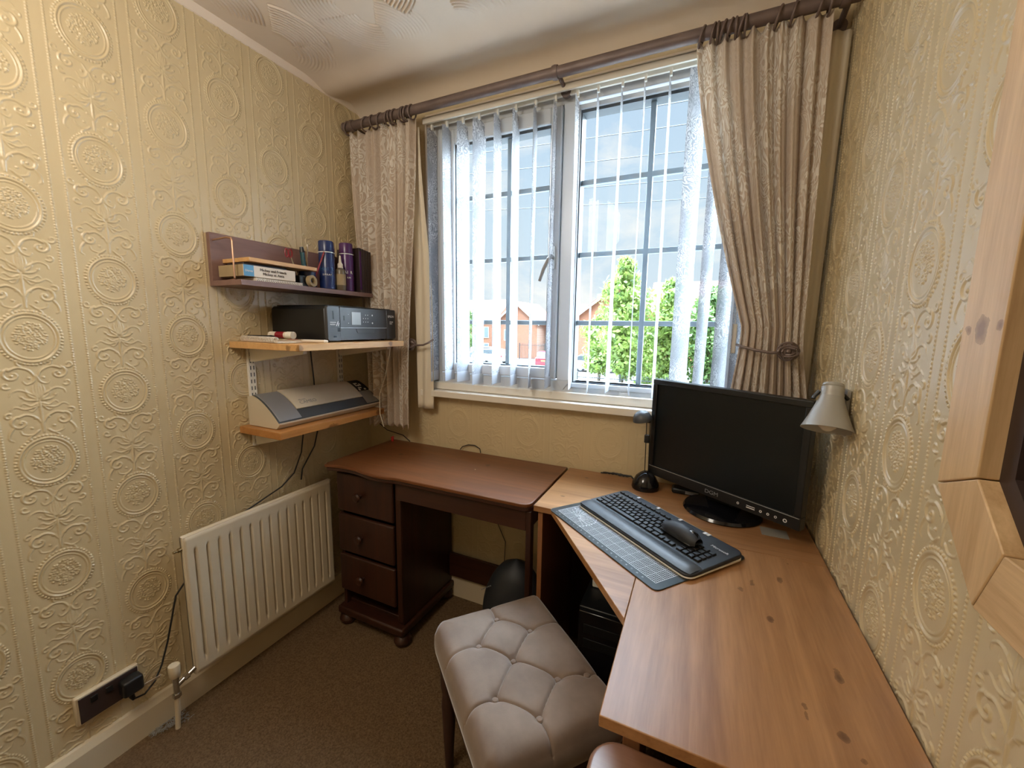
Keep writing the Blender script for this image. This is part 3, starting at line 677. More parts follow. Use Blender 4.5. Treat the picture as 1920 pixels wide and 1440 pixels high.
pk = MB().box(-1.545, -1.395, .898, 1.165, 1.5385, 1.552, Matrix.Identity(4)).build('pine_plank', 'pine_shelf', bevel=.001); tag(pk, 'short pale pine plank lying on top of the white-spined book', 'plank')
# two battens so that the plank really rests level
b = MB().box(-1.52, -1.43, .90, 1.06, 1.5270, 1.5380); tag(b.build('card_wallet', 'case', bevel=.002), 'dark flat wallet between the pine plank and the book', 'wallet')
def can(name, label, x, y, r, z0, zt, body, cap, sub, lines, cat='spray can'):
    c = thing(name, label, cat, (x, y, z0)); hcap = .042; zb = zt-hcap
    MB().lathe([(r*.9, 0), (r, .003), (r, zb-z0-.008), (r*.93, zb-z0)], (x, y, z0+.0005), (0, 0, 1), 32).build('can_body', body, c)
    MB().lathe([(r*.97, 0), (r*.97, hcap-.004), (r*.9, hcap), (.002, hcap)], (x, y, zb+.001), (0, 0, 1), 32).build('cap', cap, c)
    MB().lathe([(r+.0006, 0), (r+.0006, .003)], (x, y, zb-.004), (0, 0, 1), 32).build('white_band', 'white', c)
    # print curves round the tin on the side that faces the room
    az = math.atan2(-y, -x)
    for (s_, sz, dz, mt) in lines:
        n = len(s_)
        for k, chx in enumerate(s_):
            if chx == ' ': continue
            a = az + (k-(n-1)/2)*sz*.72/r; nrm = Vector((math.cos(a), math.sin(a), 0)); tx = Vector((-math.sin(a), math.cos(a), 0))
            text('lettering', chx, sz, mt, c, Vector((x, y, z0+dz))+nrm*(r+.0005)-tx*sz*.3, tx, (0, 0, 1))
    return c
can('spray_can', 'navy blue spray can with blue cap on the mauve shelf', -1.430, 1.243, .031, TS, 1.668, 'bluecan', 'bluecan', None, [('HAIR', .020, .075, 'bluecan2'), ('SPRAY', .010, .055, 'white')])
can('spray_can', 'purple spray can with purple cap on the mauve shelf', -1.430, 1.347, .029, TS, 1.678, 'purplecan', 'purplecan', None, [('HAIR', .018, .075, 'white'), ('FIRM', .010, .055, 'white')])
can('spray_can', 'dark red spray can behind the blue and purple cans', -1.502, 1.318, .025, TS, 1.662, 'red', 'red', None, [])
g = thing('glue_bottle', 'brown glue bottle with pointed cream nozzle', 'bottle', (-1.402, 1.283, TS))
# stands between the cans
MB().lathe([(.019, 0), (.0205, .003), (.0205, .078), (.018, .086), (.009, .092)], (-1.408, 1.292, TS+.0005), (0, 0, 1), 28).build('bottle_body', 'glue', g)
MB().lathe([(.011, 0), (.011, .016), (.006, .022), (.0035, .050), (.002, .052)], (-1.408, 1.292, TS+.093), (0, 0, 1), 20).build('nozzle', 'paper', g)
MB().lathe([(.0208, 0), (.0208, .045)], (-1.408, 1.292, TS+.022), (0, 0, 1), 28).build('paper_label', 'bookside', g)
for k in range(5):
    y = 1.392+k*.0145; lab = ['dark case standing beside the purple can, first of five', 'second dark case from the purple can', 'middle one of the five dark cases by the curtain', 'fourth dark case from the purple can', 'last dark case on the shelf, nearest the curtain'][k]
    c = thing('disc_case', lab, 'case', (-1.46, y, TS), group='dark cases on the top shelf')
    MB().box(-1.525, -1.394, y-.0068, y+.0062, TS+.0005, TS+.192-.002*k).build('case_shell', 'case', c, bevel=.001)
    MB().box(-1.3938, -1.3932, y-.005, y+.0045, TS+.012, TS+.178).build('spine_insert', 'purplecan' if k == 0 else 'jamb', c)
cup = thing('pen_cup', 'dark blue pen cup holding pens and scissors', 'pen pot', (-1.452, 1.166, TS))
MB().lathe([(.030, .003), (.030, .062), (.032, .062), (.032, 0), (.001, 0), (.001, .003)], (-1.452, 1.166, TS+.0005), (0, 0, 1), 30).build('cup_wall', 'bluecan', cup)
def stick(name, label, cat, p0, p1, r, mat, tip=None, group=None):
    t_ = thing(name, label, cat, p0, group=group); P0, P1 = Vector(p0), Vector(p1); d = (P1-P0)
    MB().tube([P0, P0+d*.86], r, 10).build('barrel', mat, t_); MB().tube([P0+d*.865, P1], [r*1.15, r*.8], 10).build('cap', tip or mat, t_)
stick('pen', 'red pen leaning across the blue can from the pen cup', 'pen', (-1.436, 1.172, TS+.008), (-1.408, 1.214, 1.622), .0032, 'red')
stick('pen', 'brown pencil standing in the pen cup', 'pencil', (-1.460, 1.172, TS+.008), (-1.463, 1.176, 1.640), .0034, 'bookside')
stick('marker', 'dark teal marker standing in the pen cup', 'marker', (-1.452, 1.160, TS+.008), (-1.456, 1.148, 1.632), .0085, 'teal', 'black')
stick('pen', 'white pen standing in the pen cup beside the blue can', 'pen', (-1.462, 1.160, TS+.008), (-1.470, 1.188, 1.650), .0036, 'paper')
sc = thing('scissors', 'red handled scissors standing in the pen cup', 'scissors', (-1.465, 1.155, TS))
b = MB()
for dy in (-.030, -.014): b.tube([(-1.485, 1.135+dy+.0+.007*math.cos(a), 1.605+.016*math.sin(a)) for a in np.linspace(0, 2*PI, 15)], .0026, 6, caps=False)
b.build('handles', 'red', sc); MB().tube([(-1.485, 1.122, 1.592), (-1.470, 1.150, TS+.01)], .0026, 6).build('blade', 'chrome', sc)
tp = thing('tape_roll', 'clear tape roll leaning in front of the pen cup', 'tape', (-1.405, 1.143, TS))
MB().lathe([(.013, -.008), (.022, -.008), (.022, .008), (.013, .008)], (-1.402, 1.143, TS+.0235), (1, .18, .12), 28, closed=True).build('tape', 'bookside', tp)
MB().lathe([(.011, -.007), (.0128, -.007), (.0128, .007), (.011, .007)], (-1.402, 1.143, TS+.0235), (1, .18, .12), 28, closed=True).build('core', 'bookside', tp)
tag(MB().box(-1.52, -1.41, 1.098, 1.130, TS+.0005, TS+.042).build('tin', 'black', bevel=.003), 'small black tin between the notebook and the pen cup', 'tin')

# ---- printer
PZ = 1.2655; PR = thing('printer', 'black inkjet printer on the middle pine shelf', 'printer', (-1.25, 1.077, PZ), math.radians(3.0))
# local: +x out of the wall (front at 0), y along the front
W_, D_, H_ = .390, .288, .134
def pb(x0, x1, y0, y1, z0, z1): return MB().box(x0, x1, y0, y1, z0, z1)
MB().prism([(0, .006), (.384, .006), (.390, .012), (.390, H_-.012), (.380, H_), (.010, H_), (0, H_-.012), (0, .012)], -D_, -.012, 'x').build('body', 'black', PR, bevel=.004, world=False)
pb(-D_+.02, -.02, .01, .38, H_, H_+.004).build('lid', 'black', PR, bevel=.002, world=False)
for (a, c, nm) in ((0, .061, 'left_cheek'), (.331, .390, 'right_cheek')):
    MB().prism([(a+(.008 if a == 0 else 0), .004), (c-(.008 if a else 0), .004), (c, .012), (c, H_-.006), (c-.004, H_), (a+.004, H_), (a, H_-.006), (a, .012)], -.012, 0.0, 'x').build('cheek', 'panelgrey', PR, bevel=.0015, world=False)
pnl = pb(-.012, -.001, .0625, .3295, .056, H_-.002).build('control_panel', 'panelgrey', PR, bevel=.001, world=False)
pb(-.0008, .0002, .122, .172, .066, .116).build('display', 'lcd', pnl, world=False)
b = MB()
for (y, z) in ((.105, .106), (.105, .072), (.187, .092), (.200, .106), (.200, .092), (.200, .078), (.213, .106), (.213, .092), (.187, .078), (.213, .078)): b.lathe([(.0018, 0), (.0018, .0005)], (-.0006, y, z), (1, 0, 0), 10)
for (y, z) in ((.240, .106), (.240, .074)): b.lathe([(.0035, 0), (.0035, .0005), (.0025, .0005), (.0025, 0)], (-.0006, y, z), (1, 0, 0), 14)
b.build('buttons', 'white', pnl, world=False)
pb(-.0008, .0001, .080, .086, .082, .100).build('logo_window', 'black', pnl, world=False)
tr = pb(-.012, -.002, .0625, .3295, .006, .052).build('paper_tray_front', 'panelgrey', PR, bevel=.001, world=False)
MB().prism([(.145, .050), (.255, .050), (.248, .034), (.152, .034)], -.0018, -.0004, 'x').build('tray_grip', 'darkgrey', tr, bevel=.0005, world=False)
pb(-.004, .0006, .0625, .3295, .0525, .0555).build('silver_strip', 'silver', PR, world=False)
for (y0_, y1_, z0_, z1_) in ((.026, .031, .086, .116), (.048, .060, .040, .054), (.027, .042, .018, .024)): pb(-.0006, .0004, y0_, y1_, z0_, z1_).build('slot', 'blackgloss', PR, world=False)
pb(.0001, .0005, .018, .050, .056, .058).build('seam_mark', 'black', PR, world=False)
text('lettering', 'EXPRESSION', .0052, 'white', PR, (.0004, .012, .072), (0, 1, 0), (0, 0, 1), world=False)
text('lettering', 'PREMIUM', .0062, 'white', PR, (.0004, .012, .064), (0, 1, 0), (0, 0, 1), world=False)
MB().prism([(.040, .060), (.043, .060), (.053, .078), (.050, .078)], .0002, .0007, 'x').build('ink_mark', 'white', PR, world=False)
MB().prism([(.050, .060), (.0525, .060), (.0565, .072), (.054, .072)], .0002, .0007, 'x').build('ink_mark', 'white', PR, world=False)
text('brand_lettering', 'EPSON', .0135, 'white', PR, (.0004, .338, .100), (0, 1, 0), (0, 0, 1), world=False)
text('model_lettering', 'XP-620\nWi-Fi', .0075, 'white', PR, (.0004, .350, .078), (0, 1, 0), (0, 0, 1), world=False)
for y in (.03, .35):
    for x in (-.26, -.04): MB().lathe([(.008, 0), (.008, .006)], (x, y, .0002), (0, 0, 1), 12).build('foot', 'black', PR, world=False)
# ---- things in front of the printer
nb_ = thing('spiral_notebook', 'spiral notebook on the pine shelf left of the printer', 'notebook', (-1.41, .968, 1.266), math.radians(-9))
pb(-.125, .125, -.040, .05, .0008, .010).build('pages', 'paper', nb_, world=False); pb(-.125, .128, -.040, .053, .0102, .0112).build('cover', 'bookside', nb_, world=False)
for k in range(24): MB().tube([(-.118+k*.0102+.0010*math.sin(a), -.042+.0095*math.cos(a), .0105+.0095*math.sin(a)) for a in np.linspace(0, 2*PI, 13)], .0012, 5, caps=False).build('wire_loop', 'paper', nb_, world=False)
gs = thing('glue_stick', 'red and white glue stick lying on the spiral notebook by the printer', 'glue stick', (-1.335, 1.005, 1.294), 0)
MB().cyl((-1.448, .992, 1.2905), (-1.365, 1.000, 1.2905), .0125, n=20).build('tube', 'paper', gs); MB().cyl((-1.415, .9952, 1.2905), (-1.375, .999, 1.2905), .0127, n=20).build('red_band', 'red', gs); MB().cyl((-1.3645, 1.0, 1.2905), (-1.338, 1.0025, 1.2905), .0135, n=20).build('cap', 'white_plastic', gs)
stick('pen', 'black marker lying behind the glue stick on the middle shelf', 'marker', (-1.52, .955, 1.2835), (-1.40, .972, 1.2835), .006, 'black')
stick('marker', 'red and white marker lying at the front of the middle shelf', 'marker', (-1.285, .99, 1.2725), (-1.215, 1.045, 1.2705), .0055, 'paper', 'white')
stick('pen', 'dark red pen cap end lying beside the red and white marker', 'pen', (-1.318, .962, 1.2725), (-1.290, .985, 1.2725), .0062, 'red')
# ---- cutting machine
CM = thing('cutting_machine', 'cream and grey electronic cutting machine on the lowest pine shelf', 'cutting machine', (-1.46, 1.195, .947))
y0, y1 = .944, 1.452
def arc_profile(off=0, xr=-1.540, zt=1.064, x1=-1.366, z1=.972):
    pts = []
    for k in range(13):
        t_ = k/12; a = t_*PI/2; x = lerp(xr+.035, x1, t_); z = z1+(zt-z1)*(1-t_**1.55); pts.append((x, z))
    return pts
ap = arc_profile()
body = [(-1.540, .9485), (-1.384, .9485), (-1.366, .966)] + ap[::-1] + [(-1.540, 1.058)]
MB().prism(body, y0+.003, y1-.003, 'y').build('body', 'lidcream', CM, bevel=.001)
def skin(ya, yb, t0, t1, h0, h1, name, mat, nseg=12, label=None):
    # a curved plate lying on the slope from t0 (rear) to t1 (front)
    P1, P2 = [], []
    for k in range(nseg+1):
        t_ = lerp(t0, t1, k/nseg); x = lerp(-1.505, -1.366, t_); z = .972+.092*(1-t_**1.55); dx = 1/ (1.0); sl = -.092*1.55*max(t_, .02)**.55/.139
        n = Vector((-sl, 0, 1)).normalized(); P1.append((x+n.x*h1, z+n.z*h1)); P2.append((x+n.x*h0, z+n.z*h0))
    return MB().prism(P1 + P2[::-1], ya, yb, 'y').build(name, mat, CM, bevel=.0006, label=label)
skin(y0, y1, 0.0, 1.0, .0002, .0018, 'rim', 'darkgrey')
skin(y0+.006, y0+.096, .02, .97, .0019, .0042, 'end_cap', 'silver')
skin(y1-.074, y1-.006, .02, .58, .0019, .0042, 'button_cap', 'black'); skin(y1-.074, y1-.006, .585, .97, .0019, .0042, 'end_cap', 'silver')
skin(y0+.098, y1-.076, .0, .76, .0019, .0075, 'lid', 'lidcream')
skin(y0+.098, y1-.076, .80, .985, .0019, .0030, 'feed_slot', 'darkgrey')
def slope_pt(t_, h): 
    x = lerp(-1.505, -1.366, t_); z = .972+.092*(1-t_**1.55); sl = -.092*1.55*t_**.55/.139; n = Vector((-sl, 0, 1)).normalized(); d = Vector((1, 0, sl)).normalized(); return Vector((x, 0, z))+n*h, -d, n
b = MB()
for (t_, y, w_, l_) in ((.25, y1-.048, .0035, .010), (.33, y1-.055, .008, .003), (.33, y1-.030, .008, .003), (.36, y1-.043, .005, .005), (.46, y1-.048, .0035, .010), (.53, y1-.058, .005, .005), (.53, y1-.026, .005, .005)):
    p_, d_, n_ = slope_pt(t_, .0046); R_ = Matrix((d_, Vector((0, 1, 0)), n_)).transposed().to_4x4(); b.box(-w_, w_, -l_, l_, -.0005, .0008, Matrix.Translation((p_.x, y, p_.z)) @ R_)
b.build('buttons', 'white_plastic', CM, bevel=.0004)
p_, d_, n_ = slope_pt(.66, .0079); text('lettering', 'CAMEO', .022, 'grey_print', CM, (p_.x, y0+.125, p_.z), (0, 1, 0), d_)
p_, d_, n_ = slope_pt(.55, .0079); text('lettering', 'silhouette', .008, 'grey_print', CM, (p_.x, y0+.128, p_.z), (0, 1, 0), d_)
for (yy, xx) in ((y0+.03, -1.52), (y1-.03, -1.52), (y0+.03, -1.40), (y1-.03, -1.40)): MB().lathe([(.006, 0), (.006, .0012)], (xx, yy, .9473), (0, 0, 1), 10).build('foot', 'black', CM)
# printer lead
MB().tube([(XL+.012, 1.236, 1.262), (XL+.012, 1.240, 1.18), (XL+.012, 1.247, 1.09), (XL+.012, 1.25, .98)], .0028, 8).build('printer_lead', 'cable'); tag(bpy.data.objects['printer_lead'], 'black lead running down the wall between the two pine shelves', 'cable')
MB().tube([(XL+.012, 1.262, .918), (XL+.014, 1.255, .87), (XL+.016, 1.228, .79), (XL+.018, 1.16, .705), (XL+.020, 1.15, .66)], .0030, 8).build('machine_lead', 'cable'); tag(bpy.data.objects['machine_lead'], 'black lead curving from under the lowest shelf to the radiator', 'cable')

# ------------------------------------------------------------------ dark stained desk
DZ = .7536
dk = thing('pedestal_desk', 'dark stained pedestal desk with three drawers under the window', 'desk', (-.93, 1.38, 0))
def wavy():
    pts = []
    for k in range(41):
        t_ = k/40; x = lerp(-1.402, -1.030, t_); y = 1.150 + .014*math.sin(t_*2*PI*1.0-.3) + .016*t_; pts.append((x, y))
    return pts
front = [(-1.392, 1.158)] + wavy()[1:] + [(-.505, 1.167), (-.487, 1.171), (-.477, 1.180), (-.472, 1.195)]
top = front + [(-.472, 1.583), (-1.402, 1.583), (-1.402, 1.17)]
MB().prism(top, DZ-.013, DZ, 'z').build('desk_top', 'mahog_top', dk, bevel=.003, segs=3)
inner = [(x+(.004 if x < -1.2 else 0), min(y+.007, 1.58)) for (x, y) in top]
MB().prism(inner, DZ-.030, DZ-.0135, 'z').build('edge_moulding', 'mahog_x', dk, bevel=.004, segs=3)
ux0, ux1, uy0, uy1 = -1.385, -1.045, 1.215, 1.575
b = MB(); b.box(ux0, ux0+.018, uy0, uy1, .085, DZ-.031); b.box(ux1-.018, ux1, uy0, uy1, .085, DZ-.031); b.box(ux0+.018, ux1-.018, uy1-.012, uy1, .085, DZ-.031); b.box(ux0+.018, ux1-.018, uy0+.02, uy1-.012, .085, .10)
b.box(ux0, ux1+.004, uy0-.006, uy0+.0, DZ-.040, DZ-.031)
b.build('carcass', 'mahog_z', dk, bevel=.002)
for k in range(3):
    zt = DZ-.045-k*.186; d = MB().box(ux0+.004, ux1-.030, uy0-.018, uy0-.0005, zt-.170, zt).build('drawer_front', 'mahog_z', dk, bevel=.006, segs=3)
    MB().lathe([(.007, 0), (.007, .010), (.017, .018), (.019, .024), (.015, .031), (.002, .033)], (-1.245, uy0-.018, zt-.085), (0, -1, 0), 24).build('knob', 'mahog_z', d)
MB().box(ux1-.026, ux1-.0, uy0-.006, uy0-.0005, .10, DZ-.042).build('corner_post', 'mahog_z', dk, bevel=.002)
MB().prism([(ux0-.012, uy0-.030), (ux1+.014, uy0-.030), (ux1+.014, uy1), (ux0-.012, uy1)], .050, .0845, 'z').build('plinth', 'mahog_z', dk, bevel=.008, segs=3)
for (x, y) in ((ux0+.02, uy0), (ux1-.01, uy0), (ux0+.02, uy1-.03), (ux1-.02, uy1-.03)):
    MB().lathe([(.018, 0), (.032, .008), (.037, .022), (.032, .038), (.022, .046), (.026, .0495)], (x, y, .0005), (0, 0, 1), 24).build('bun_foot', 'mahog_z', dk)
MB().box(ux1+.0005, -.493, 1.186, 1.204, .652, DZ-.031).build('apron', 'mahog_x', dk, bevel=.001)
for y in (1.186, 1.545): MB().box(-.4925, -.474, y, y+.030, .0005, DZ-.031).build('leg', 'mahog_z', dk, bevel=.002)
MB().box(-.489, -.478, 1.217, 1.544, .66, DZ-.031).build('side_rail', 'mahog_x', dk)
MB().box(ux1+.0005, -.493, 1.553, 1.567, .118, .236).build('back_stretcher', 'mahog_x', dk, bevel=.002)

# ------------------------------------------------------------------ honey pine corner desk
pd = thing('corner_desk', 'honey pine corner desk along the right wall and under the window', 'desk', (.0, 1.1, 0))
PT = .020
MB().box(-.462, .322, 1.1775, 1.583, DZ-PT, DZ).build('rear_top', 'pine_desk_x', pd, bevel=.0015)
MB().prism([(-.400, 1.1765), (-.1015, 1.1765), (-.1015, .772)], DZ-PT, DZ-.0006, 'z').build('corner_infill', 'pine_desk_x', pd, bevel=.0015)
MB().box(-.1005, .322, .545, 1.1770, DZ-PT, DZ).build('side_top', 'pine_desk_y', pd, bevel=.0015)
MB().box(-.448, -.432, 1.185, 1.575, .0005, DZ-PT-.0005).build('side_panel', 'pine_desk_z', pd, bevel=.001)
MB().box(-.048, .280, .600, .616, .690, DZ-PT-.0005).build('front_apron', 'pine_desk_z', pd, bevel=.001)
MB().box(-.085, -.067, .80, 1.17, .0005, DZ-PT-.0005).build('inner_panel', 'pine_desk_z', pd, bevel=.001)
MB().box(.285, .318, .72, .753, .0005, DZ-PT-.0005).build('leg', 'pine_desk_z', pd, bevel=.002)
MB().box(-.085, -.052, .72, .753, .0005, DZ-PT-.0005).build('leg', 'pine_desk_z', pd, bevel=.002)
MB().box(-.43, .31, 1.555, 1.565, .01, DZ-PT-.0005).build('back_panel', 'darkwood', pd)  # taken down to the floor and coloured dark for the shade under the desk
# under the desk
pc = thing('computer_tower', 'black computer tower in the shade under the corner desk', 'computer', (-.2, 1.35, 0))
MB().box(-.30, -.11, 1.19, 1.545, .012, .44).build('tower_case', 'black', pc, bevel=.004); MB().box(-.298, -.112, 1.178, 1.1895, .02, .432).build('tower_front', 'blackgloss', pc, bevel=.004)
for (x, z) in ((-.27, .36), (-.27, .31)): MB().box(x-.01, x+.11, 1.1765, 1.1778, z, z+.03).build('drive_bay', 'black', pc, bevel=.001)
for (x, y) in ((-.29, 1.21), (-.12, 1.21), (-.29, 1.52), (-.12, 1.52)): MB().cyl((x, y, .0005), (x, y, .0118), .008, n=10).build('foot', 'black', pc)
rt = thing('router', 'white slim router box on top of the black computer tower', 'router', (-.22, 1.30, .4405))
MB().box(-.285, -.13, 1.30, 1.45, .4410, .470).build('router_case', 'white_plastic', rt, bevel=.004); MB().box(-.26, -.16, 1.2988, 1.2998, .452, .458).build('light_strip', 'gasket', rt)
bg_ = thing('backpack', 'black rucksack slumped on the floor under the dark desk', 'bag', (-.64, 1.40, 0))
P = []
for i in range(25):
    a = 2*PI*i/24; row = []
    for j in range(13):
        t_ = j/12; r = max(.02, (1-max(0, (t_-.45)/.55)**2.4)**.5)*(.9+.1*math.sin(PI*t_))
        row.append((-.650+.135*r*math.cos(a)*(1-.12*t_)+.035*t_, 1.40+.10*r*math.sin(a), .002+.40*t_))
    P.append(row)
MB().grid(P[:-1], close_u=True).build('bag_body', 'blackmatt', bg_, smooth=60)
b = MB()
for k in range(7): b.sphere((-.752+.011*k, 1.352-.008*k, .255+.011*k), .0026, n=5)
b.build('eyelets', 'silver', bg_)

# ------------------------------------------------------------------ cutting mat
mo = Vector((-.405, 1.168, DZ)); ux_ = Vector((.342, -.275, 0)).normalized(); ang = math.atan2(ux_.y, ux_.x)
mt_ = thing('cutting_mat', 'grey green cutting mat with a white grid on the corner desk', 'cutting mat', mo+Vector((0, 0, .0003)), ang)
ML, MW = .452, .315
def rrect(x0, x1, y0, y1, r, n=6):
    pts = []
    for (cx, cy, a0) in ((x1-r, y1-r, 0), (x0+r, y1-r, PI/2), (x0+r, y0+r, PI), (x1-r, y0+r, 1.5*PI)):
        for k in range(n+1): a = a0+PI/2*k/n; pts.append((cx+r*math.cos(a), cy+r*math.sin(a)))
    return pts
MB().prism(rrect(0, ML, 0, MW, .016), 0, .003, 'z').build('mat_sheet', 'mat', mt_, bevel=.0006, world=False)
b = MB(); gx0, gx1, gy0, gy1 = .022, ML-.022, .022, MW-.022; zt = .0031
k = 0; x = gx0
while x <= gx1+1e-6:
    w_ = .0007 if k % 5 == 0 else .00035; b.box(x-w_, x+w_, gy0, gy1, zt-.0004, zt); x += (gx1-gx0)/70; k += 1
k = 0; y = gy0
while y <= gy1+1e-6:
    w_ = .0007 if k % 5 == 0 else .00035; b.box(gx0, gx1, y-w_, y+w_, zt-.0004, zt); y += (gy1-gy0)/46; k += 1
b.build('grid_lines', 'matline', mt_, smooth=0, world=False)
b = MB()
for k in range(13): a = PI*k/12-.3; b.tube([(.085+.008*math.cos(a), .05+.008*math.sin(a), .0031), (.085+.052*math.cos(a), .05+.052*math.sin(a), .0031)], .00045, 4)
for k in range(19): a = PI*k/18-.5; b.box(-.0014, .0014, -.002, .002, 0, .0003, Matrix.Translation((.085+.058*math.cos(a), .05+.058*math.sin(a), .0031)) @ Matrix.Rotation(a, 4, 'Z'))
b.build('protractor', 'white', mt_, smooth=0, world=False)
for k in range(21): text('scale_figure', str(k+1), .0055, 'matline', mt_, (gx0+.004+k*(gx1-gx0)/22, .010, .0031), (1, 0, 0), (0, 1, 0), world=False, ext=.0001)
text('size_mark', 'A3', .014, 'matline', mt_, (ML-.045, MW-.10, .0034), (1, 0, 0), (0, 1, 0), world=False, ext=.0001)

# ------------------------------------------------------------------ keyboard
ka = math.atan2(-.263, .321)
kb = thing('keyboard', 'black wireless keyboard with a padded wrist rest on the cutting mat', 'keyboard', (-.330, 1.232, DZ+.0036), ka)
KL, KW = .440, .200
tilt = lambda y: .014 + .010*(y/KW)
def slab(poly, h0, h1, nm, mat, parent, bev=.002):
    b = MB(); n = len(poly); vs = [(x, y, h0(y)) for x, y in poly]+[(x, y, h1(y)) for x, y in poly]
    b.add(vs, [tuple(range(n))[::-1], tuple(range(n, 2*n))]+[(i, (i+1) % n, n+(i+1) % n, n+i) for i in range(n)]); return b.build(nm, mat, parent, bevel=bev, world=False)
out = rrect(0, KL, 0, KW, .022)
slab(out, lambda y: .0008+.004*y/KW, lambda y: .0045+.006*y/KW, 'underside', 'white_plastic', kb, .001)
slab(out, lambda y: .0047+.006*y/KW, lambda y: tilt(y)-.002, 'case', 'blackmatt', kb, .003)
# wrist rest: a rounded long cushion
P = []
for i in range(41):
    x = lerp(.004, KL-.004, i/40); e = min(1, min(x-.002, KL-.002-x)/.018)**.5; row = []
    for j in range(11): a = j/10; y = lerp(.003+(1-e)*.01, .060, a); row.append((x, y, .0125+.0095*math.sin(PI*min(1, a*.9+.08))*e))
    P.append(row)
MB().grid(P).build('wrist_rest', 'darkgrey', kb, smooth=60, world=False)
MB().box(.012, .345, .196, .1985, .0222, .0228).build('trim_line', 'silver', kb, world=False)
for x in (.07, .155, .24, .325, .335): MB().box(x, x+.008, .186, .1985, .0224, .0232).build('hot_key', 'white', kb, world=False)
text('brand_lettering', 'Microsoft', .0125, 'white', kb, (.378, .150, .0222), (1, .0, 0), (0, 1, 0), world=False, ext=.0001)
keyproto = {}
def key(x, y, w_, h_=.0150, n=[0]):
    kk = (round(w_, 4), round(h_, 4))
    if kk not in keyproto:
        b = MB(); a = .0012; b.add([(-w_/2, -h_/2, 0), (w_/2, -h_/2, 0), (w_/2, h_/2, 0), (-w_/2, h_/2, 0), (-w_/2+a, -h_/2+a, .0055), (w_/2-a, -h_/2+a, .0055), (w_/2-a, h_/2-a, .0060), (-w_/2+a, h_/2-a, .0060)], [(0, 3, 2, 1), (4, 5, 6, 7), (0, 1, 5, 4), (1, 2, 6, 5), (2, 3, 7, 6), (3, 0, 4, 7)])
        o = b.build('key', 'black', kb, bevel=.0008, world=False); keyproto[kk] = o
    else:
        o = keyproto[kk].copy(); COL.objects.link(o); o.parent = kb
    o.location = (x, y, tilt(y)-.0025); return o
P_ = .0178; ybase = .071
rows = [[1.25]*3+[5.6]+[1.25]*4, [2.3]+[1]*10+[2.2], [1.8]+[1]*11+[1.7], [1.5]+[1]*12+[1.5], [1]*13+[2.0]]
for r_, row in enumerate(rows):
    x = .014; tot = sum(row); sc_ = 15.0/tot
    for w_ in row: key(x+w_*sc_*P_/2, ybase+r_*P_*.98, w_*sc_*P_-.0026); x += w_*sc_*P_
for c_ in range(3):
    for r_ in (0, 3, 4):
        key(.290+c_*P_, ybase+r_*P_*.98, P_-.0026)
for c_ in range(4):
    for r_ in range(4):
        key(.352+c_*P_, ybase+r_*P_*.98, P_-.0026)
for c_ in range(15): key(.022+c_*.0198, .168, .0165, .0085)
# mouse
ms = thing('computer_mouse', 'black wireless mouse lying on the keyboard', 'mouse', (0, 0, 0))
km = Matrix.Translation((-.330, 1.232, DZ+.0036)) @ Matrix.Rotation(ka, 4, 'Z')
mp = km @ Vector((.315, .115, 0)); ms.location = (mp.x, mp.y, DZ+.0036+.0245); ms.rotation_euler = (.05, 0, ka-.05)
def mouse_shell(x0, x1, zs_, off=0):
    P = []
    for i in range(25):
        t_ = i/24; row = []; L = .118; yy = 0
        for j in range(17):
            a = PI*j/16; wv = .029*(1-.25*math.sin(PI*t_))**.5*math.sin(PI*(.03+.94*t_))**.32; hz = zs_*math.sin(PI*(.10+.86*(1-t_)))**.55
            row.append((lerp(-L/2, L/2, t_), (wv+off)*math.cos(a), .004+(hz+off)*math.sin(a)**.8))
        P.append(row)
    return P
MB().grid(mouse_shell(0, 0, .032)).build('mouse_shell', 'blackmatt', ms, smooth=60, world=False)
MB().box(-.052, .052, -.024, .024, .0005, .006).build('mouse_base', 'black', ms, bevel=.003, world=False)
MB().lathe([(.009, -.0035), (.0098, 0), (.009, .0035)], (.034, 0, .0235), (0, 1, 0), 18).build('scroll_wheel', 'silver', ms, world=False)
MB().box(.005, .056, -.0004, .0004, .020, .0335).build('button_seam', 'blackgloss', ms, world=False)

# ------------------------------------------------------------------ monitor
ma = math.atan2(1.247-1.525, .277+.137)
mn = thing('monitor', 'black flat screen monitor switched off in the corner of the pine desk', 'monitor', (.068, 1.386, DZ), ma)
mw, mz0, mz1 = .500, .052, .402   # local x along the screen, -y faces the camera
tiltM = Matrix.Rotation(math.radians(-3), 4, 'X')
fr_ = MB()
x0, x1 = -mw/2, mw/2; bz = .018; bb = .036
fr_.box(x0, x1, -.012, .018, mz0, mz0+bb); fr_.box(x0, x1, -.012, .018, mz1-bz, mz1); fr_.box(x0, x0+bz, -.012, .018, mz0+bb, mz1-bz); fr_.box(x1-bz, x1, -.012, .018, mz0+bb, mz1-bz); fr_.box(x0+.002, x1-.002, .0, .018, mz0+.002, mz1-.002)
fr_.build('bezel', 'black', mn, bevel=.002, world=False)
MB().box(x0+bz, x1-bz, -.006, -.001, mz0+bb, mz1-bz).build('screen', 'screen', mn, world=False)
MB().box(x0+.04, x1-.04, .0185, .050, mz0+.05, mz1-.06).build('back_shell', 'black', mn, bevel=.012, world=False)
MB().box(x0+.003, x1-.003, -.0128, -.0121, mz0+bb-.003, mz0+bb-.001).build('trim_line', 'silver', mn, world=False)
text('brand_lettering', 'DGM', .017, 'silver', mn, (.0, -.0126, mz0+.011), (1, 0, 0), (0, 0, 1), world=False, align='CENTER', cond=1.2)
b = MB()
def ringlet(x, r): b.lathe([(r, 0), (r, .0008), (r*.6, .0008), (r*.6, 0)], (x, -.0122, mz0+.016), (0, -1, 0), 16, closed=True)
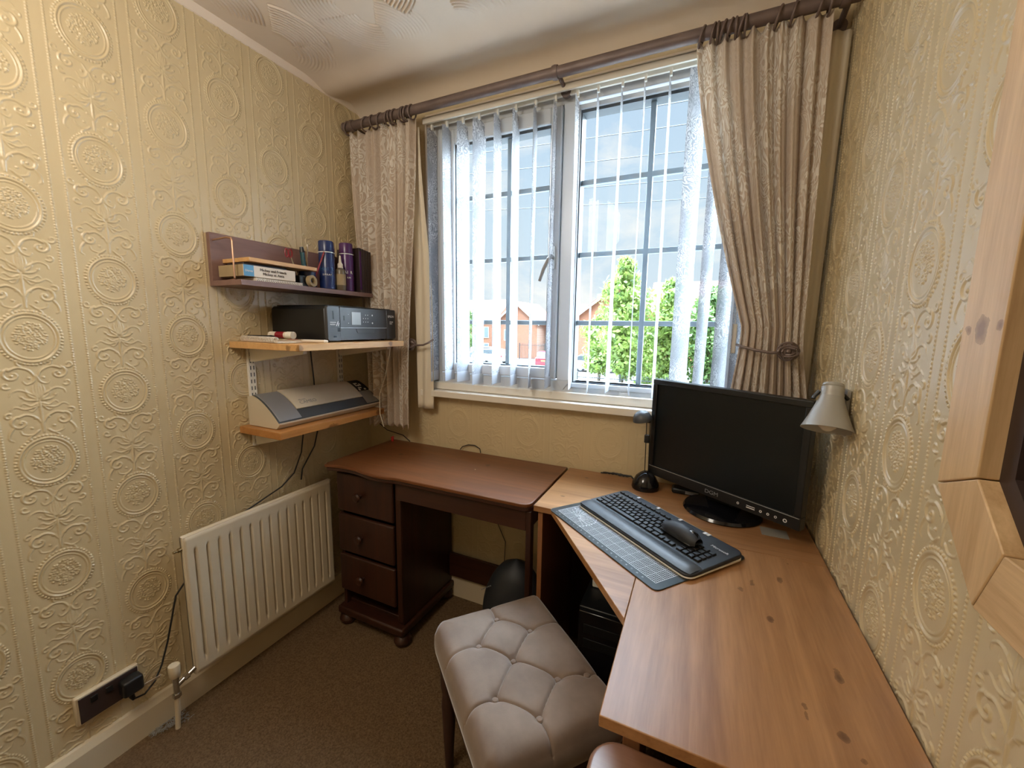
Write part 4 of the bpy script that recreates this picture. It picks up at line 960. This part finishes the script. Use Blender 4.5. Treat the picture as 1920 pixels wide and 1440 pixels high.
for x in (.085, .150, .170, .190): ringlet(x, .0036)
ringlet(.214, .0052); b.box(.110, .134, -.0132, -.0123, mz0+.0125, mz0+.0150); b.box(.110, .134, -.0132, -.0123, mz0+.0185, mz0+.0200)
b.build('buttons', 'white', mn, world=False)
MB().lathe([(.002, 0), (.112, 0), (.115, .004), (.110, .012), (.060, .022), (.002, .024)], (.01, .035, .0005), (0, 0, 1), 40).build('stand_base', 'blackgloss', mn, world=False)
MB().prism([(-.06, .015), (.06, .015), (.045, .16), (-.045, .16)], .0505, .066, 'y').build('stand_neck', 'blackgloss', mn, bevel=.006, world=False)
# ------------------------------------------------------------------ small desk lamp behind the monitor
dl = thing('desk_lamp', 'small black desk lamp with domed head behind the monitor', 'lamp', (-.150, 1.508, DZ))
MB().lathe([(.001, 0), (.047, 0), (.049, .006), (.046, .022), (.034, .046), (.020, .058), (.010, .064), (.001, .065)], (-.150, 1.498, DZ+.0005), (0, 0, 1), 32).build('lamp_base', 'blackgloss', dl)
for dx in (0, .012): MB().cyl((-.155+dx, 1.498, DZ+.05), (-.158+dx, 1.490, 1.008), .0016, n=8).build('arm_rod', 'black', dl)
MB().box(-.163, -.145, 1.488, 1.500, .925, .955).build('arm_clamp', 'black', dl, bevel=.003)
MB().lathe([(.034, 0), (.033, .010), (.027, .024), (.016, .033), (.001, .037)], (-.172, 1.492, 1.006), (-.20, -.12, 1), 28).build('lamp_head', 'darkgrey', dl)
MB().box(-.160, -.143, 1.484, 1.496, 1.000, 1.010).build('lamp_arm', 'black', dl, bevel=.002)
cbl = MB()
for k in range(3): cbl.tube([(-.330+.01*k, 1.572-.003*k, DZ+.004+.004*k)] + [(-.31+.014*i, 1.570-.004*math.sin(i*1.3+k), DZ+.006+.005*abs(math.sin(i*1.1+k))) for i in range(8)] + [(-.20, 1.555, DZ+.005)], .003, 6)
tag(cbl.build('cable_bundle', 'cable'), 'black cable bundle lying on the pine desk against the window wall', 'cable')
wc = thing('speaker', 'small grey and black speaker lying behind the monitor stand', 'speaker', (-.02, 1.515, DZ))
MB().box(-.060, .030, 1.490, 1.535, DZ+.0005, DZ+.022).build('speaker_body', 'black', wc, bevel=.008, segs=3); MB().box(-.015, .028, 1.4886, 1.4898, DZ+.006, DZ+.017).build('grille', 'silver', wc, bevel=.0005)
pp = MB().box(.195, .262, 1.292, 1.345, DZ+.0004, DZ+.0012, None); tag(pp.build('paper_slip', 'grey_print'), 'slip of paper under the right end of the monitor', 'paper')
# ------------------------------------------------------------------ wall lamp
wl = thing('wall_lamp', 'grey metal cone wall lamp on the right wall above the desk', 'lamp', (XR-.002, 1.20, 1.15))
tp_ = Vector((.288, 1.178, 1.186)); dn = Vector((-.10, -.34, -.93)).normalized()
MB().lathe([(.0215, 0), (.027, .022), (.040, .060), (.0515, .088), (.0500, .088), (.0385, .060), (.0255, .022), (.0200, 0)], tp_, dn, 48, closed=True).build('lamp_shade', 'greymetal', wl)
MB().lathe([(.002, -.024), (.020, -.024), (.0215, -.018), (.0205, -.016), (.0225, -.014), (.0225, -.002), (.0235, .001), (.0235, .012), (.0215, .013), (.002, .013)], tp_, dn, 40).build('lamp_collar', M['greymetal'], wl)
MB().lathe([(.009, .014), (.010, .030), (.017, .048), (.021, .066), (.017, .082), (.008, .090), (.001, .092)], tp_, dn, 24).build('light_bulb', 'bulb', wl)
b = MB(); b.tube([tp_+Vector((-.024, -.0, .004)), tp_+Vector((-.034, -.002, -.008)), tp_+Vector((-.036, -.004, -.014))], .0045, 8); b.tube([tp_+Vector((.022, 0, -.002)), tp_+Vector((.032, .002, -.012))], .0045, 8); b.build('pivot_screw', 'black', wl)
b = MB(); b.tube([tp_+Vector((.028, .001, -.008)), (.318, 1.205, 1.15), (.322, 1.205, 1.10)], .0040, 8); b.box(.318, XR-.0015, 1.185, 1.225, 1.085, 1.195); b.build('wall_mount', 'greymetal', wl, bevel=.002)

# ------------------------------------------------------------------ upholstered stool
so = Vector((-.655, .888, 0)); su = Vector((.756, -.654, 0)); sa = math.atan2(su.y, su.x)
st_ = thing('footstool', 'beige velvet buttoned stool with dark wooden legs', 'stool', (so.x, so.y, 0), sa)
SL_, SW_ = .450, .345; zt, zb = .492, .385
btn = [(.120, .085), (.120, .245), (.230, .040), (.230, .165), (.230, .300), (.345, .085), (.345, .245)]
Minv = (Matrix.Translation((so.x, so.y, 0)) @ Matrix.Rotation(sa, 4, 'Z')).inverted()
btn = []
for q in ((-.490, .973), (-.384, .974), (-.487, .861), (-.382, .858), (-.262, .856), (-.375, .740), (-.265, .742), (-.20, .90), (-.17, .75)):
    v_ = Minv @ Vector((q[0], q[1], 0)); btn.append((v_.x, v_.y))
btn = [b_ for b_ in btn if .03 < b_[0] < SL_-.03 and .02 < b_[1] < SW_-.02]
edges = []
for i in range(len(btn)):
    for j in range(i+1, len(btn)):
        d_ = math.hypot(btn[i][0]-btn[j][0], btn[i][1]-btn[j][1])
        if d_ < .125: edges.append((btn[i], btn[j]))
for b_ in btn:     # creases running out to the rim
    for e_ in ((b_[0], -.01), (b_[0], SW_+.01), (-.01, b_[1]), (SL_+.01, b_[1])):
        if math.hypot(b_[0]-e_[0], b_[1]-e_[1]) < .115: edges.append((b_, e_))
def segd(px, py, a, c):
    ax, ay = a; bx, by = c; t_ = np.clip(((px-ax)*(bx-ax)+(py-ay)*(by-ay))/((bx-ax)**2+(by-ay)**2), 0, 1); return np.hypot(px-ax-t_*(bx-ax), py-ay-t_*(by-ay)), t_
nU, nV = 230, 180
gu = np.linspace(0, SL_, nU); gv = np.linspace(0, SW_, nV); GU, GV = np.meshgrid(gu, gv, indexing='ij')
ed = np.minimum(np.minimum(GU, SL_-GU), np.minimum(GV, SW_-GV)); Zs = zt-.030*np.exp(-(ed/.010))*1.0-.012*np.exp(-ed/.04)
for a, c in edges:
    d_, t_ = segd(GU, GV, a, c); Zs -= .0075*np.exp(-(d_/.0026)) + .0022*np.exp(-(d_/.016))
for b_ in btn: d_ = np.hypot(GU-b_[0], GV-b_[1]); Zs -= .012*np.exp(-(d_/.010)**1.2) + .004*np.exp(-(d_/.03)**1.5)
cr = .03
cx = np.clip(GU, cr, SL_-cr); cy = np.clip(GV, cr, SW_-cr); dx_, dy_ = GU-cx, GV-cy; md_ = np.maximum(np.abs(dx_), np.abs(dy_)); hy = np.hypot(dx_, dy_); sc_ = np.where(hy > 1e-9, md_/np.maximum(hy, 1e-9), 1)
GX, GY = cx+dx_*sc_, cy+dy_*sc_
P = [[(GX[i, j], GY[i, j], Zs[i, j]) for j in range(nV)] for i in range(nU)]
b = MB().grid(P)
# side walls follow the rim
rim = [(0, j) for j in range(nV)] + [(i, nV-1) for i in range(1, nU)] + [(nU-1, j) for j in range(nV-2, -1, -1)] + [(i, 0) for i in range(nU-2, 0, -1)]
rings = []
for k, (zz, bulge) in enumerate(((None, 0), (.440, .004), (.415, .005), (.395, .002), (.388, -.004))):
    row = []
    for (i, j) in rim:
        x, y = GX[i, j], GY[i, j]; c_ = Vector((x-SL_/2, y-SW_/2)); n_ = Vector((np.sign(x-SL_/2)*(abs(x-SL_/2) > SL_/2-cr), np.sign(y-SW_/2)*(abs(y-SW_/2) > SW_/2-cr)))
        if n_.length: n_.normalize()
        row.append((x+n_.x*bulge, y+n_.y*bulge, Zs[i, j] if zz is None else zz))
    rings.append(row)
b.grid([r + [r[0]] for r in rings]); b.add([(SL_/2, SW_/2, .388)], [])
pad = b.build('cushion', 'velvet', st_, smooth=70, world=False)
for b_ in btn: MB().lathe([(.001, -.004), (.0075, -.003), (.0085, .0), (.006, .0035), (.001, .0045)], (b_[0], b_[1], zt-.019), (0, 0, 1), 18).build('button', 'velvet', st_, world=False)
MB().box(.012, SL_-.012, .012, SW_-.012, .330, .387).build('seat_frame', 'darkwood', st_, bevel=.003, world=False)
for (x, y) in ((.035, .035), (SL_-.035, .035), (.035, SW_-.035), (SL_-.035, SW_-.035)):
    MB().lathe([(.012, 0), (.014, .05), (.022, .22), (.018, .26), (.024, .28), (.024, .3295)], (x, y, .0005), (0, 0, 1), 20).build('leg', 'darkwood', st_, world=False)

# ------------------------------------------------------------------ wooden stool at the bottom edge
ws = thing('wooden_stool', 'round-cornered brown wooden stool pushed under the front of the pine desk', 'stool', (.06, .50, 0))
poly = rrect(-.134, .250, .33, .703, .055, 8)
MB().prism(poly, .525, .550, 'z').build('seat', 'chairwood', ws, bevel=.008, segs=4)
poly = rrect(-.126, .242, .338, .695, .05, 8)
MB().prism(poly, .495, .5245, 'z').build('seat_rail', 'greymetal', ws, bevel=.004)
for (x, y) in ((-.10, .36), (.215, .36), (-.10, .67), (.215, .67)): MB().cyl((x, y, .0005), (x, y, .4945), .014, n=16).build('leg', 'darkwood', ws)

# ------------------------------------------------------------------ octagonal mirror on the right wall
mr = thing('mirror', 'octagonal pine framed mirror on the right wall at the picture edge', 'mirror', (XR-.002, .27, 1.043))
my0, my1, mz0_, mz1_, ct = -.14, .668, 1.043, 1.850, .102; fw = .0745
oct_o = [(my1-ct, mz0_), (my1, mz0_+ct), (my1, mz1_-ct), (my1-ct, mz1_), (my0+ct, mz1_), (my0, mz1_-ct), (my0, mz0_+ct), (my0+ct, mz0_)]
def inset(poly, d):
    n = len(poly); out = []
    for i in range(n):
        p0, p1, p2 = [Vector(poly[(i+k) % n]) for k in (-1, 0, 1)]; e1 = (p1-p0).normalized(); e2 = (p2-p1).normalized(); n1 = Vector((-e1.y, e1.x)); n2 = Vector((-e2.y, e2.x)); bs = (n1+n2)/(1+n1.dot(n2)); out.append(tuple(p1+bs*d))
    return out
oct_i = inset(oct_o, fw)
for i in range(8):
    a, c = oct_o[i], oct_o[(i+1) % 8]; d_, e_ = oct_i[(i+1) % 8], oct_i[i]; g_ = .0008; v1 = (Vector(c)-Vector(a)).normalized()*g_
    q = [tuple(Vector(a)+v1), tuple(Vector(c)-v1), tuple(Vector(d_)-v1), tuple(Vector(e_)+v1)]; vert = abs(a[0]-c[0]) < .01
    MB().prism(q, .2800, XR-.0018, 'x').build('frame_member', 'mirror_pine_z' if (vert or i in (0,)) else 'mirror_pine_y', mr, bevel=.0015)
oct_j = inset(oct_o, fw+.022)
for (po, pi_, xa, nm) in ((oct_i, oct_j, .297, 'inner_liner'),):
    b = MB()
    for i in range(8): b.prism([po[i], po[(i+1) % 8], pi_[(i+1) % 8], pi_[i]], xa, XR-.002, 'x')
    b.build(nm, 'jamb', mr)
b = MB()
oct_l = inset(oct_o, fw-.0006)
for i in range(8): b.prism([oct_l[i], oct_l[(i+1) % 8], oct_i[(i+1) % 8], oct_i[i]], .2815, .297, 'x')
MB().prism(oct_j, .314, .318, 'x').build('mirror_glass', 'darkglass', mr)

# ------------------------------------------------------------------ odds and ends
tag(MB().tube([(-1.52, 1.588-.02, .905), (-1.50, 1.56, .85), (-1.43, 1.57, .80), (-1.33, 1.572, .785), (-1.285, 1.570, .7590)], .0022, 6).build('window_wall_lead', 'cable'), 'thin dark lead drooping from behind the left curtain onto the dark desk', 'cable')
tag(MB().tube([(-.995, 1.575, .7575), (-.985, 1.580, .772), (-.955, 1.582, .784), (-.92, 1.582, .786), (-.89, 1.578, .775), (-.883, 1.572, .7575)], .0022, 6).build('looped_lead', 'cable'), 'small loop of dark lead rising behind the dark desk', 'cable')
pg = thing('peg', 'small red plastic clip at the back corner of the dark desk', 'clip', (-1.376, 1.545, DZ)); 
MB().box(-1.382, -1.370, 1.542, 1.549, DZ+.0004, DZ+.024).build('jaw', 'brightred', pg, bevel=.002); MB().box(-1.380, -1.372, 1.5495, 1.553, DZ+.006, DZ+.026).build('lever', 'brightred', pg, bevel=.001)
tag(MB().tube([(-.80, 1.587-.006, .74), (-.81, 1.582, .60), (-.83, 1.58, .50), (-.78, 1.58, .40), (-.755, 1.58, .35), (-.755, 1.57, .242)], .0018, 6).build('lead_under_desk', 'cable'), 'thin dark lead hanging on the wall beneath the dark desk', 'cable')
tag(MB().lathe([(.001, 0), (.003, .001), (.001, .002)], (-.80, 1.38, DZ), (0, 0, 1), 8).build('crumb', 'paper'), 'tiny pale crumb on the dark desk top', 'crumb')
cl_ = thing('fill_light_fitting', 'made-up hanging fitting added for the fill light behind the camera', 'lamp', (-.80, -.05, 2.30))  # unseen fitting, added only to go with the fill light
MB().cyl((-.80, -.05, ZC+.001), (-.80, -.05, ZC-.025), .045, n=24).build('ceiling_rose', 'white_plastic', cl_)
MB().cyl((-.80, -.05, ZC-.025), (-.80, -.05, 2.29), .003, n=8).build('flex', 'white_plastic', cl_)

# ================================================================== outside
G = -2.4
M['tarmac'] = plain('road_tarmac', (.17, .16, .145), .9, var=.1)
M['grass'] = plain('dry_grass', (.20, .24, .06), .95, var=.3)
M['drygrass'] = plain('yellow_dry_grass', (.34, .23, .06), .95, var=.2)
m, t, b = new_mat('orange_brick'); oc = t.node('ShaderNodeTexCoord').outputs['Object']; br = t.node('ShaderNodeTexBrick'); t.put(br.inputs['Vector'], t.scaled(oc, (1, 1, 1), (PI/2, 0, 0)))
br.inputs['Scale'].default_value = 4; br.inputs['Color1'].default_value = (.25, .09, .04, 1); br.inputs['Color2'].default_value = (.20, .07, .032, 1); br.inputs['Mortar'].default_value = (.28, .22, .17, 1); br.inputs['Mortar Size'].default_value = .015
t.put(b.inputs['Base Color'], br.outputs[0]); b.inputs['Roughness'].default_value = .9; M['brick'] = m
M['rooftile'] = plain('roof_tiles', (.17, .06, .035), .8, var=.15)
M['fascia'] = plain('white_fascia', (.62, .60, .56), .5)
M['windark'] = plain('far_window_glass', (.14, .17, .19), .1)
M['ironwork'] = plain('black_ironwork', (.03, .035, .035), .5)
M['redpaint'] = plain('red_car_paint', (.50, .018, .03), .2, coat=.6)
M['silverpaint'] = plain('silver_car_paint', (.42, .44, .46), .25, .4, coat=.5)
M['greypaint'] = plain('grey_car_paint', (.10, .11, .12), .25, .3, coat=.5)
M['carglass'] = plain('car_glass', (.04, .05, .055), .06)
M['tyre'] = plain('tyre_rubber', (.02, .02, .02), .8)
M['platey'] = plain('yellow_number_plate', (.75, .55, .08), .4)
M['bark'] = plain('bark', (.12, .085, .05), .9, var=.3)
def leafmat(nm, a, c):
    m, t, b = new_mat(nm); out = [n for n in t.n if n.type == 'OUTPUT_MATERIAL'][0]; oc = t.node('ShaderNodeTexCoord').outputs['Object']
    n = t.noise(oc, 2.2, 4, .6); col = t.ramp(n, [(.35, a), (.65, c)]); t.put(b.inputs['Base Color'], col); b.inputs['Roughness'].default_value = .6
    tl = t.node('ShaderNodeBsdfTranslucent'); t.put(tl.inputs[0], col); mx = t.node('ShaderNodeMixShader'); mx.inputs[0].default_value = .4; t.l.new(b.outputs[0], mx.inputs[1]); t.l.new(tl.outputs[0], mx.inputs[2]); t.l.new(mx.outputs[0], out.inputs[0]); return m
M['leaf_a'] = leafmat('bright_leaves', (.11, .19, .04), (.27, .34, .07)); M['leaf_b'] = leafmat('green_leaves', (.07, .14, .04), (.18, .27, .07)); M['leaf_c'] = leafmat('blue_green_leaves', (.08, .16, .08), (.18, .28, .12))
struct(MB().box(-90, 60, 2.4, 160, G-.4, G).build('ground', 'tarmac', smooth=0))
tag(MB().box(-11, -5.0, 36.9, 38.4, G+.001, G+.06).build('grass_verge', 'drygrass', smooth=0), 'strip of yellow dry grass beyond the parked cars', 'grass', kind='stuff')
tag(MB().box(-3.4, 1.5, 26.5, 33, G+.001, G+.05).build('grass_verge', 'drygrass', smooth=0), 'patch of yellow dry grass behind the iron fence', 'grass', kind='stuff')

def tree(label, x, y, h, rad_, z0c, mat, n=2600, leaf=.16, seed=1, name='tree', squash=1.0, trunk=.12):
    t_ = thing(name, label, 'tree', (x, y, G), group=None); r = np.random.default_rng(seed)
    nc = 22; C_ = []
    for k in range(nc):
        f = k/(nc-1); zz = z0c+(h-z0c)*f; rr_ = rad_*math.sin(PI*min(.97, .16+.80*f))**.75; a = r.uniform(0, 2*PI); d = rr_*.62*math.sqrt(r.uniform(0, 1)); C_.append((d*math.cos(a), d*math.sin(a)*squash, zz, rr_*.55+.12))
    idx = r.integers(0, nc, n); C_ = np.array(C_)[idx]; dirs = r.normal(size=(n, 3)); dirs /= np.linalg.norm(dirs, axis=1)[:, None]
    P_c = C_[:, :3]+dirs*(C_[:, 3]*r.uniform(.55, 1.05, n))[:, None]; P_c[:, 2] = np.clip(P_c[:, 2], z0c-.5, h+.3)
    a1 = r.normal(size=(n, 3)); a1 /= np.linalg.norm(a1, axis=1)[:, None]; b1 = np.cross(a1, dirs); b1 /= np.maximum(np.linalg.norm(b1, axis=1), 1e-6)[:, None]; s_ = (leaf*r.uniform(.6, 1.3, n))[:, None]
    V_ = np.stack([P_c-a1*s_, P_c+b1*s_*.5, P_c+a1*s_, P_c-b1*s_*.5], 1).reshape(-1, 3)
    b = MB(); b.v = [tuple(q) for q in (V_+np.array([x, y, G]))]; b.f = [(4*i, 4*i+1, 4*i+2, 4*i+3) for i in range(n)]; b.build('foliage', mat, t_, smooth=0)
    b = MB(); b.tube([(x, y, G), (x+.05, y, G+z0c*.7), (x, y, G+h*.75)], [trunk, trunk*.8, trunk*.25], 8)
    for k in range(6): a = k*1.05+seed; zz = G+z0c*.8+k*.25; b.tube([(x, y, zz), (x+rad_*.5*math.cos(a), y+rad_*.5*math.sin(a), zz+rad_*.55)], [trunk*.4, trunk*.1], 6)
    b.build('trunk', 'bark', t_)
    return t_
tree('tall bright green tree right of the window mullion', -3.75, 21.8, 7.1, 1.5, 1.6, 'leaf_a', 5200, .15, 3)
tree('bright green tree beside the dark trunk, right of the tallest', -1.55, 23.5, 6.2, 1.35, 1.2, 'leaf_a', 4600, .15, 5)
tree('broad green tree behind the wide blind slats', .35, 23, 5.6, 1.5, 1.0, 'leaf_b', 3600, .15, 8)
tree('low bushy tree in front of the gable house', -5.9, 26, 4.4, 1.5, 1.3, 'leaf_a', 3600, .15, 9)
tree('dark bushy tree between the tallest tree and the gable house', -4.6, 27, 5.4, 1.6, 1.2, 'leaf_b', 3800, .16, 12)
tree('green tree at the far right beyond the curtain', 2.4, 22, 5.4, 1.6, 1.0, 'leaf_b', 2200, .16, 15)
tree('slim blue green tree before the far brick houses', -12.9, 42, 5.1, 1.0, 2.2, 'leaf_c', 1300, .15, 21)
tree('young tree behind the leftmost slats', -27.0, 45, 5.6, 1.4, 1.5, 'leaf_b', 1300, .17, 25)
tag_sh = tree('leafy sapling rising from the iron fence', -2.35, 21.3, 3.4, .45, .6, 'leaf_a', 900, .10, 31, name='sapling', trunk=.05)
tree('green shrub at the foot of the tall trees', -2.7, 24.6, 2.4, 1.2, .5, 'leaf_a', 1700, .13, 33, name='shrub')

def house(label, x0, x1, yf, depth, zeave, zridge, gable=None, wins=(), doors=(), zg=G, group='brick houses across the road'):
    hs = thing('house', label, 'house', ((x0+x1)/2, yf, zg), group=group); yb = yf+depth; ym = yf+depth/2
    b = MB(); b.box(x0, x1, yf, yb, zg, zeave)
    if gable is None:
        b.prism([(yf, zeave), (yb, zeave), (ym, zridge)], x0+.01, x1-.01, 'x')
    b.build('walls', 'brick', hs, smooth=0)
    if gable is None:
        r = MB(); ov = .3; sl = (zridge-zeave)/(depth/2)
        for sgn, ya in ((1, yf-ov), (-1, yb+ov)):
            r.prism([(ya, zeave-ov*sl), (ym, zridge+.02), (ym, zridge+.20), (ya, zeave-ov*sl+.18)], x0-ov, x1+ov, 'x')
        r.build('roof', 'rooftile', hs, smooth=0); MB().box(x0-ov, x1+ov, yf-ov-.06, yf-ov, zeave-ov*sl-.05, zeave-ov*sl+.16).build('gutter', 'fascia', hs)
    else:   # gable end faces the viewer
        xm = (x0+x1)/2
        MB().prism([(x0, zeave), (x1, zeave), (xm, zridge)], yf, yb, 'y').build('gable_wall', 'brick', hs, smooth=0)
        r = MB(); sl = (zridge-zeave)/((x1-x0)/2); ov = .35
        for s1 in (1, -1):
            xa = xm-s1*((x1-x0)/2+ov); r.prism([(xa, zeave-ov*sl), (xm, zridge), (xm, zridge+.2), (xa, zeave-ov*sl+.2)], yf-.3, yb+.3, 'y')
        r.build('roof', 'rooftile', hs, smooth=0)
        r = MB()
        for s1 in (1, -1):
            xa = xm-s1*((x1-x0)/2+ov); r.prism([(xa, zeave-ov*sl-.14), (xm, zridge-.14), (xm, zridge+.1), (xa, zeave-ov*sl+.1)], yf-.36, yf-.31, 'y')
        r.build('bargeboard', 'fascia', hs, smooth=0)
    for (xa, xb, za, zb_) in wins:
        f_ = MB(); f_.box(xa-.06, xb+.06, yf-.06, yf-.005, za-.06, zb_+.06); w_ = f_.build('window', 'fascia', hs, smooth=0); b = MB(); xm = (xa+xb)/2
        b.box(xa, xm-.03, yf-.075, yf-.061, za, zb_); b.box(xm+.03, xb, yf-.075, yf-.061, za, zb_); b.build('panes', 'windark', w_, smooth=0)
    for (xa, xb) in doors: MB().box(xa, xb, yf-.06, yf-.005, zg, zg+2.1).build('door', 'fascia', hs, smooth=0)
    return hs
house('brick terraced house with long tiled roof seen between the left slats', -34, -24.2, 47, 8, 2.5, 4.9, wins=((-26.5, -25.3, .0, 1.3), (-30, -28.8, .0, 1.3), (-26.5, -25.3, -1.9, -.8)), doors=((-28.2, -27.3),), group=None)
house('brick house end with white bargeboard left of the mullion', -23.4, -17.9, 45.5, 7, 2.0, 4.3, gable=1, wins=((-22.2, -21.2, -.2, 1.0),), group=None)
house('low brick terrace with red tiled roof just left of the mullion', -17.1, -10.5, 48, 8, 2.35, 4.2, wins=((-16.4, -15.4, -.35, 1.0), (-13.5, -12.3, -.2, 1.0)), doors=((-14.9, -14.0),), group=None)
house('large brick gable house behind the bright trees', -11.2, -3.4, 39.2, 4.2, 2.55, 5.45, gable=1, wins=((-9.6, -8.5, -.9, .4),), group=None)
house('brick house with red roof seen between the two bright trees', -5.0, 6.5, 44.6, 8, 3.3, 6.3, wins=((-1, .2, .2, 1.4),), group=None)

def car(label, x, y, rotz, paint, L=4.2, W=1.75, Hh=1.48, plate=True):
    c = thing('car', label, 'car', (x, y, G), rotz)
    # side profile in (x,z); front at +x
    lo = [(-L/2, .42), (-L/2+.05, .95), (-L/2+.35, 1.0), (L/2-1.15, .98), (L/2-.25, .78), (L/2, .55), (L/2-.02, .25), (-L/2+.05, .25)]
    hi = [(-L/2+.25, .98), (-L/2+.60, Hh-.06), (-L/2+1.1, Hh), (.35, Hh-.02), (L/2-1.25, .97)]
    MB().prism(lo, -W/2, W/2, 'y').build('body', paint, c, bevel=.09, segs=4, world=False)
    MB().prism(hi, -W/2+.10, W/2-.10, 'y').build('cabin', 'carglass', c, bevel=.07, segs=4, world=False)
    MB().prism([(-L/2+.62, Hh-.05), (-L/2+1.1, Hh+.01), (.35, Hh-.01), (.55, Hh-.09), (-L/2+.6, Hh-.09)], -W/2+.13, W/2-.13, 'y').build('roof', paint, c, bevel=.03, world=False)
    for sx_ in (-L/2+.8, L/2-.85):
        for sy_ in (-W/2+.02, W/2-.22): 
            wv = MB().cyl((sx_, sy_, .32), (sx_, sy_+.2, .32), .32, n=20).build('wheel', 'tyre', c, world=False); MB().cyl((sx_, sy_-.01, .32), (sx_, sy_+.21, .32), .18, n=16).build('hubcap', 'silverpaint', wv, world=False)
    if plate: MB().box(-L/2-.012, -L/2-.001, -.27, .27, .62, .74).build('number_plate', 'platey', c, world=False)
    for sy_ in (-W/2+.06, W/2-.32): MB().box(-L/2-.015, -L/2+.02, sy_, sy_+.26, .72, .90).build('rear_light', 'brightred', c, world=False); MB().box(L/2-.20, L/2-.03, sy_, sy_+.26, .60, .74).build('headlight', 'white', c, world=False)
    return c
car('bright red car parked by the brick terrace', -13.6, 37.6, math.radians(100), 'redpaint')
car('silver car parked behind the left blind slats', -20.2, 38.0, math.radians(165), 'silverpaint')
car('grey car parked near the mullion beyond the left slats', -22.8, 41.6, math.radians(172), 'greypaint')
car('white silver car parked under the bright trees', -8.2, 35.2, math.radians(8), 'silverpaint')
car('dark grey car parked close below the right of the window', .2, 18.2, math.radians(4), 'greypaint', L=4.4)

def fence(label, x0, x1, y, h, step, post=2.2, hoop=True, th=.012):
    f = thing('iron_fence', label, 'fence', ((x0+x1)/2, y, G)); b = MB(); n = int((x1-x0)/step)
    for k in range(0, n-1, 2):
        xa = x0+k*step; xb = xa+step; pts = [(xa, y, G)] + [((xa+xb)/2-step/2*math.cos(a), y, G+h-step/2+step/2*math.sin(a)) for a in np.linspace(0, PI, 7)] + [(xb, y, G)]; b.tube(pts, th, 5)
    b.build('railings', 'ironwork', f, smooth=0)['kind'] = 'stuff'
    for z in (G+.15, G+h-.22): MB().box(x0, x1, y-.02, y+.02, z, z+.04).build('rail', 'ironwork', f)
    x = x0
    while x <= x1: MB().box(x-.04, x+.04, y-.04, y+.04, G, G+h+.05).build('post', 'ironwork', f); x += post
fence('black bow-topped iron fence below the bright trees', -5.8, 3.0, 20.6, 1.42, .115)
fence('black iron fence by the red car', -19.5, -12.6, 44.0, 1.9, .16, 3.2, th=.016)
rf2 = random.Random(4)
for k, (z0_, z1_, yw_, lb) in enumerate(((8.45, 8.25, 14, 'topmost overhead wire crossing the sky'), (7.95, 7.72, 14.3, 'second overhead wire from the top'), (7.45, 6.95, 14.6, 'middle overhead wire of the five'), (6.72, 6.20, 14.9, 'fourth overhead wire from the top'), (6.30, 5.60, 15.2, 'lowest overhead wire crossing the sky'))):
    pts = [(lerp(-22, 14, i/20), yw_, lerp(z0_+.75, z1_-.5, i/20)-.3*math.sin(PI*i/20)) for i in range(21)]
    tag(MB().tube(pts, .016, 5).build('overhead_wire', 'ironwork'), lb, 'wire', group='overhead wires')
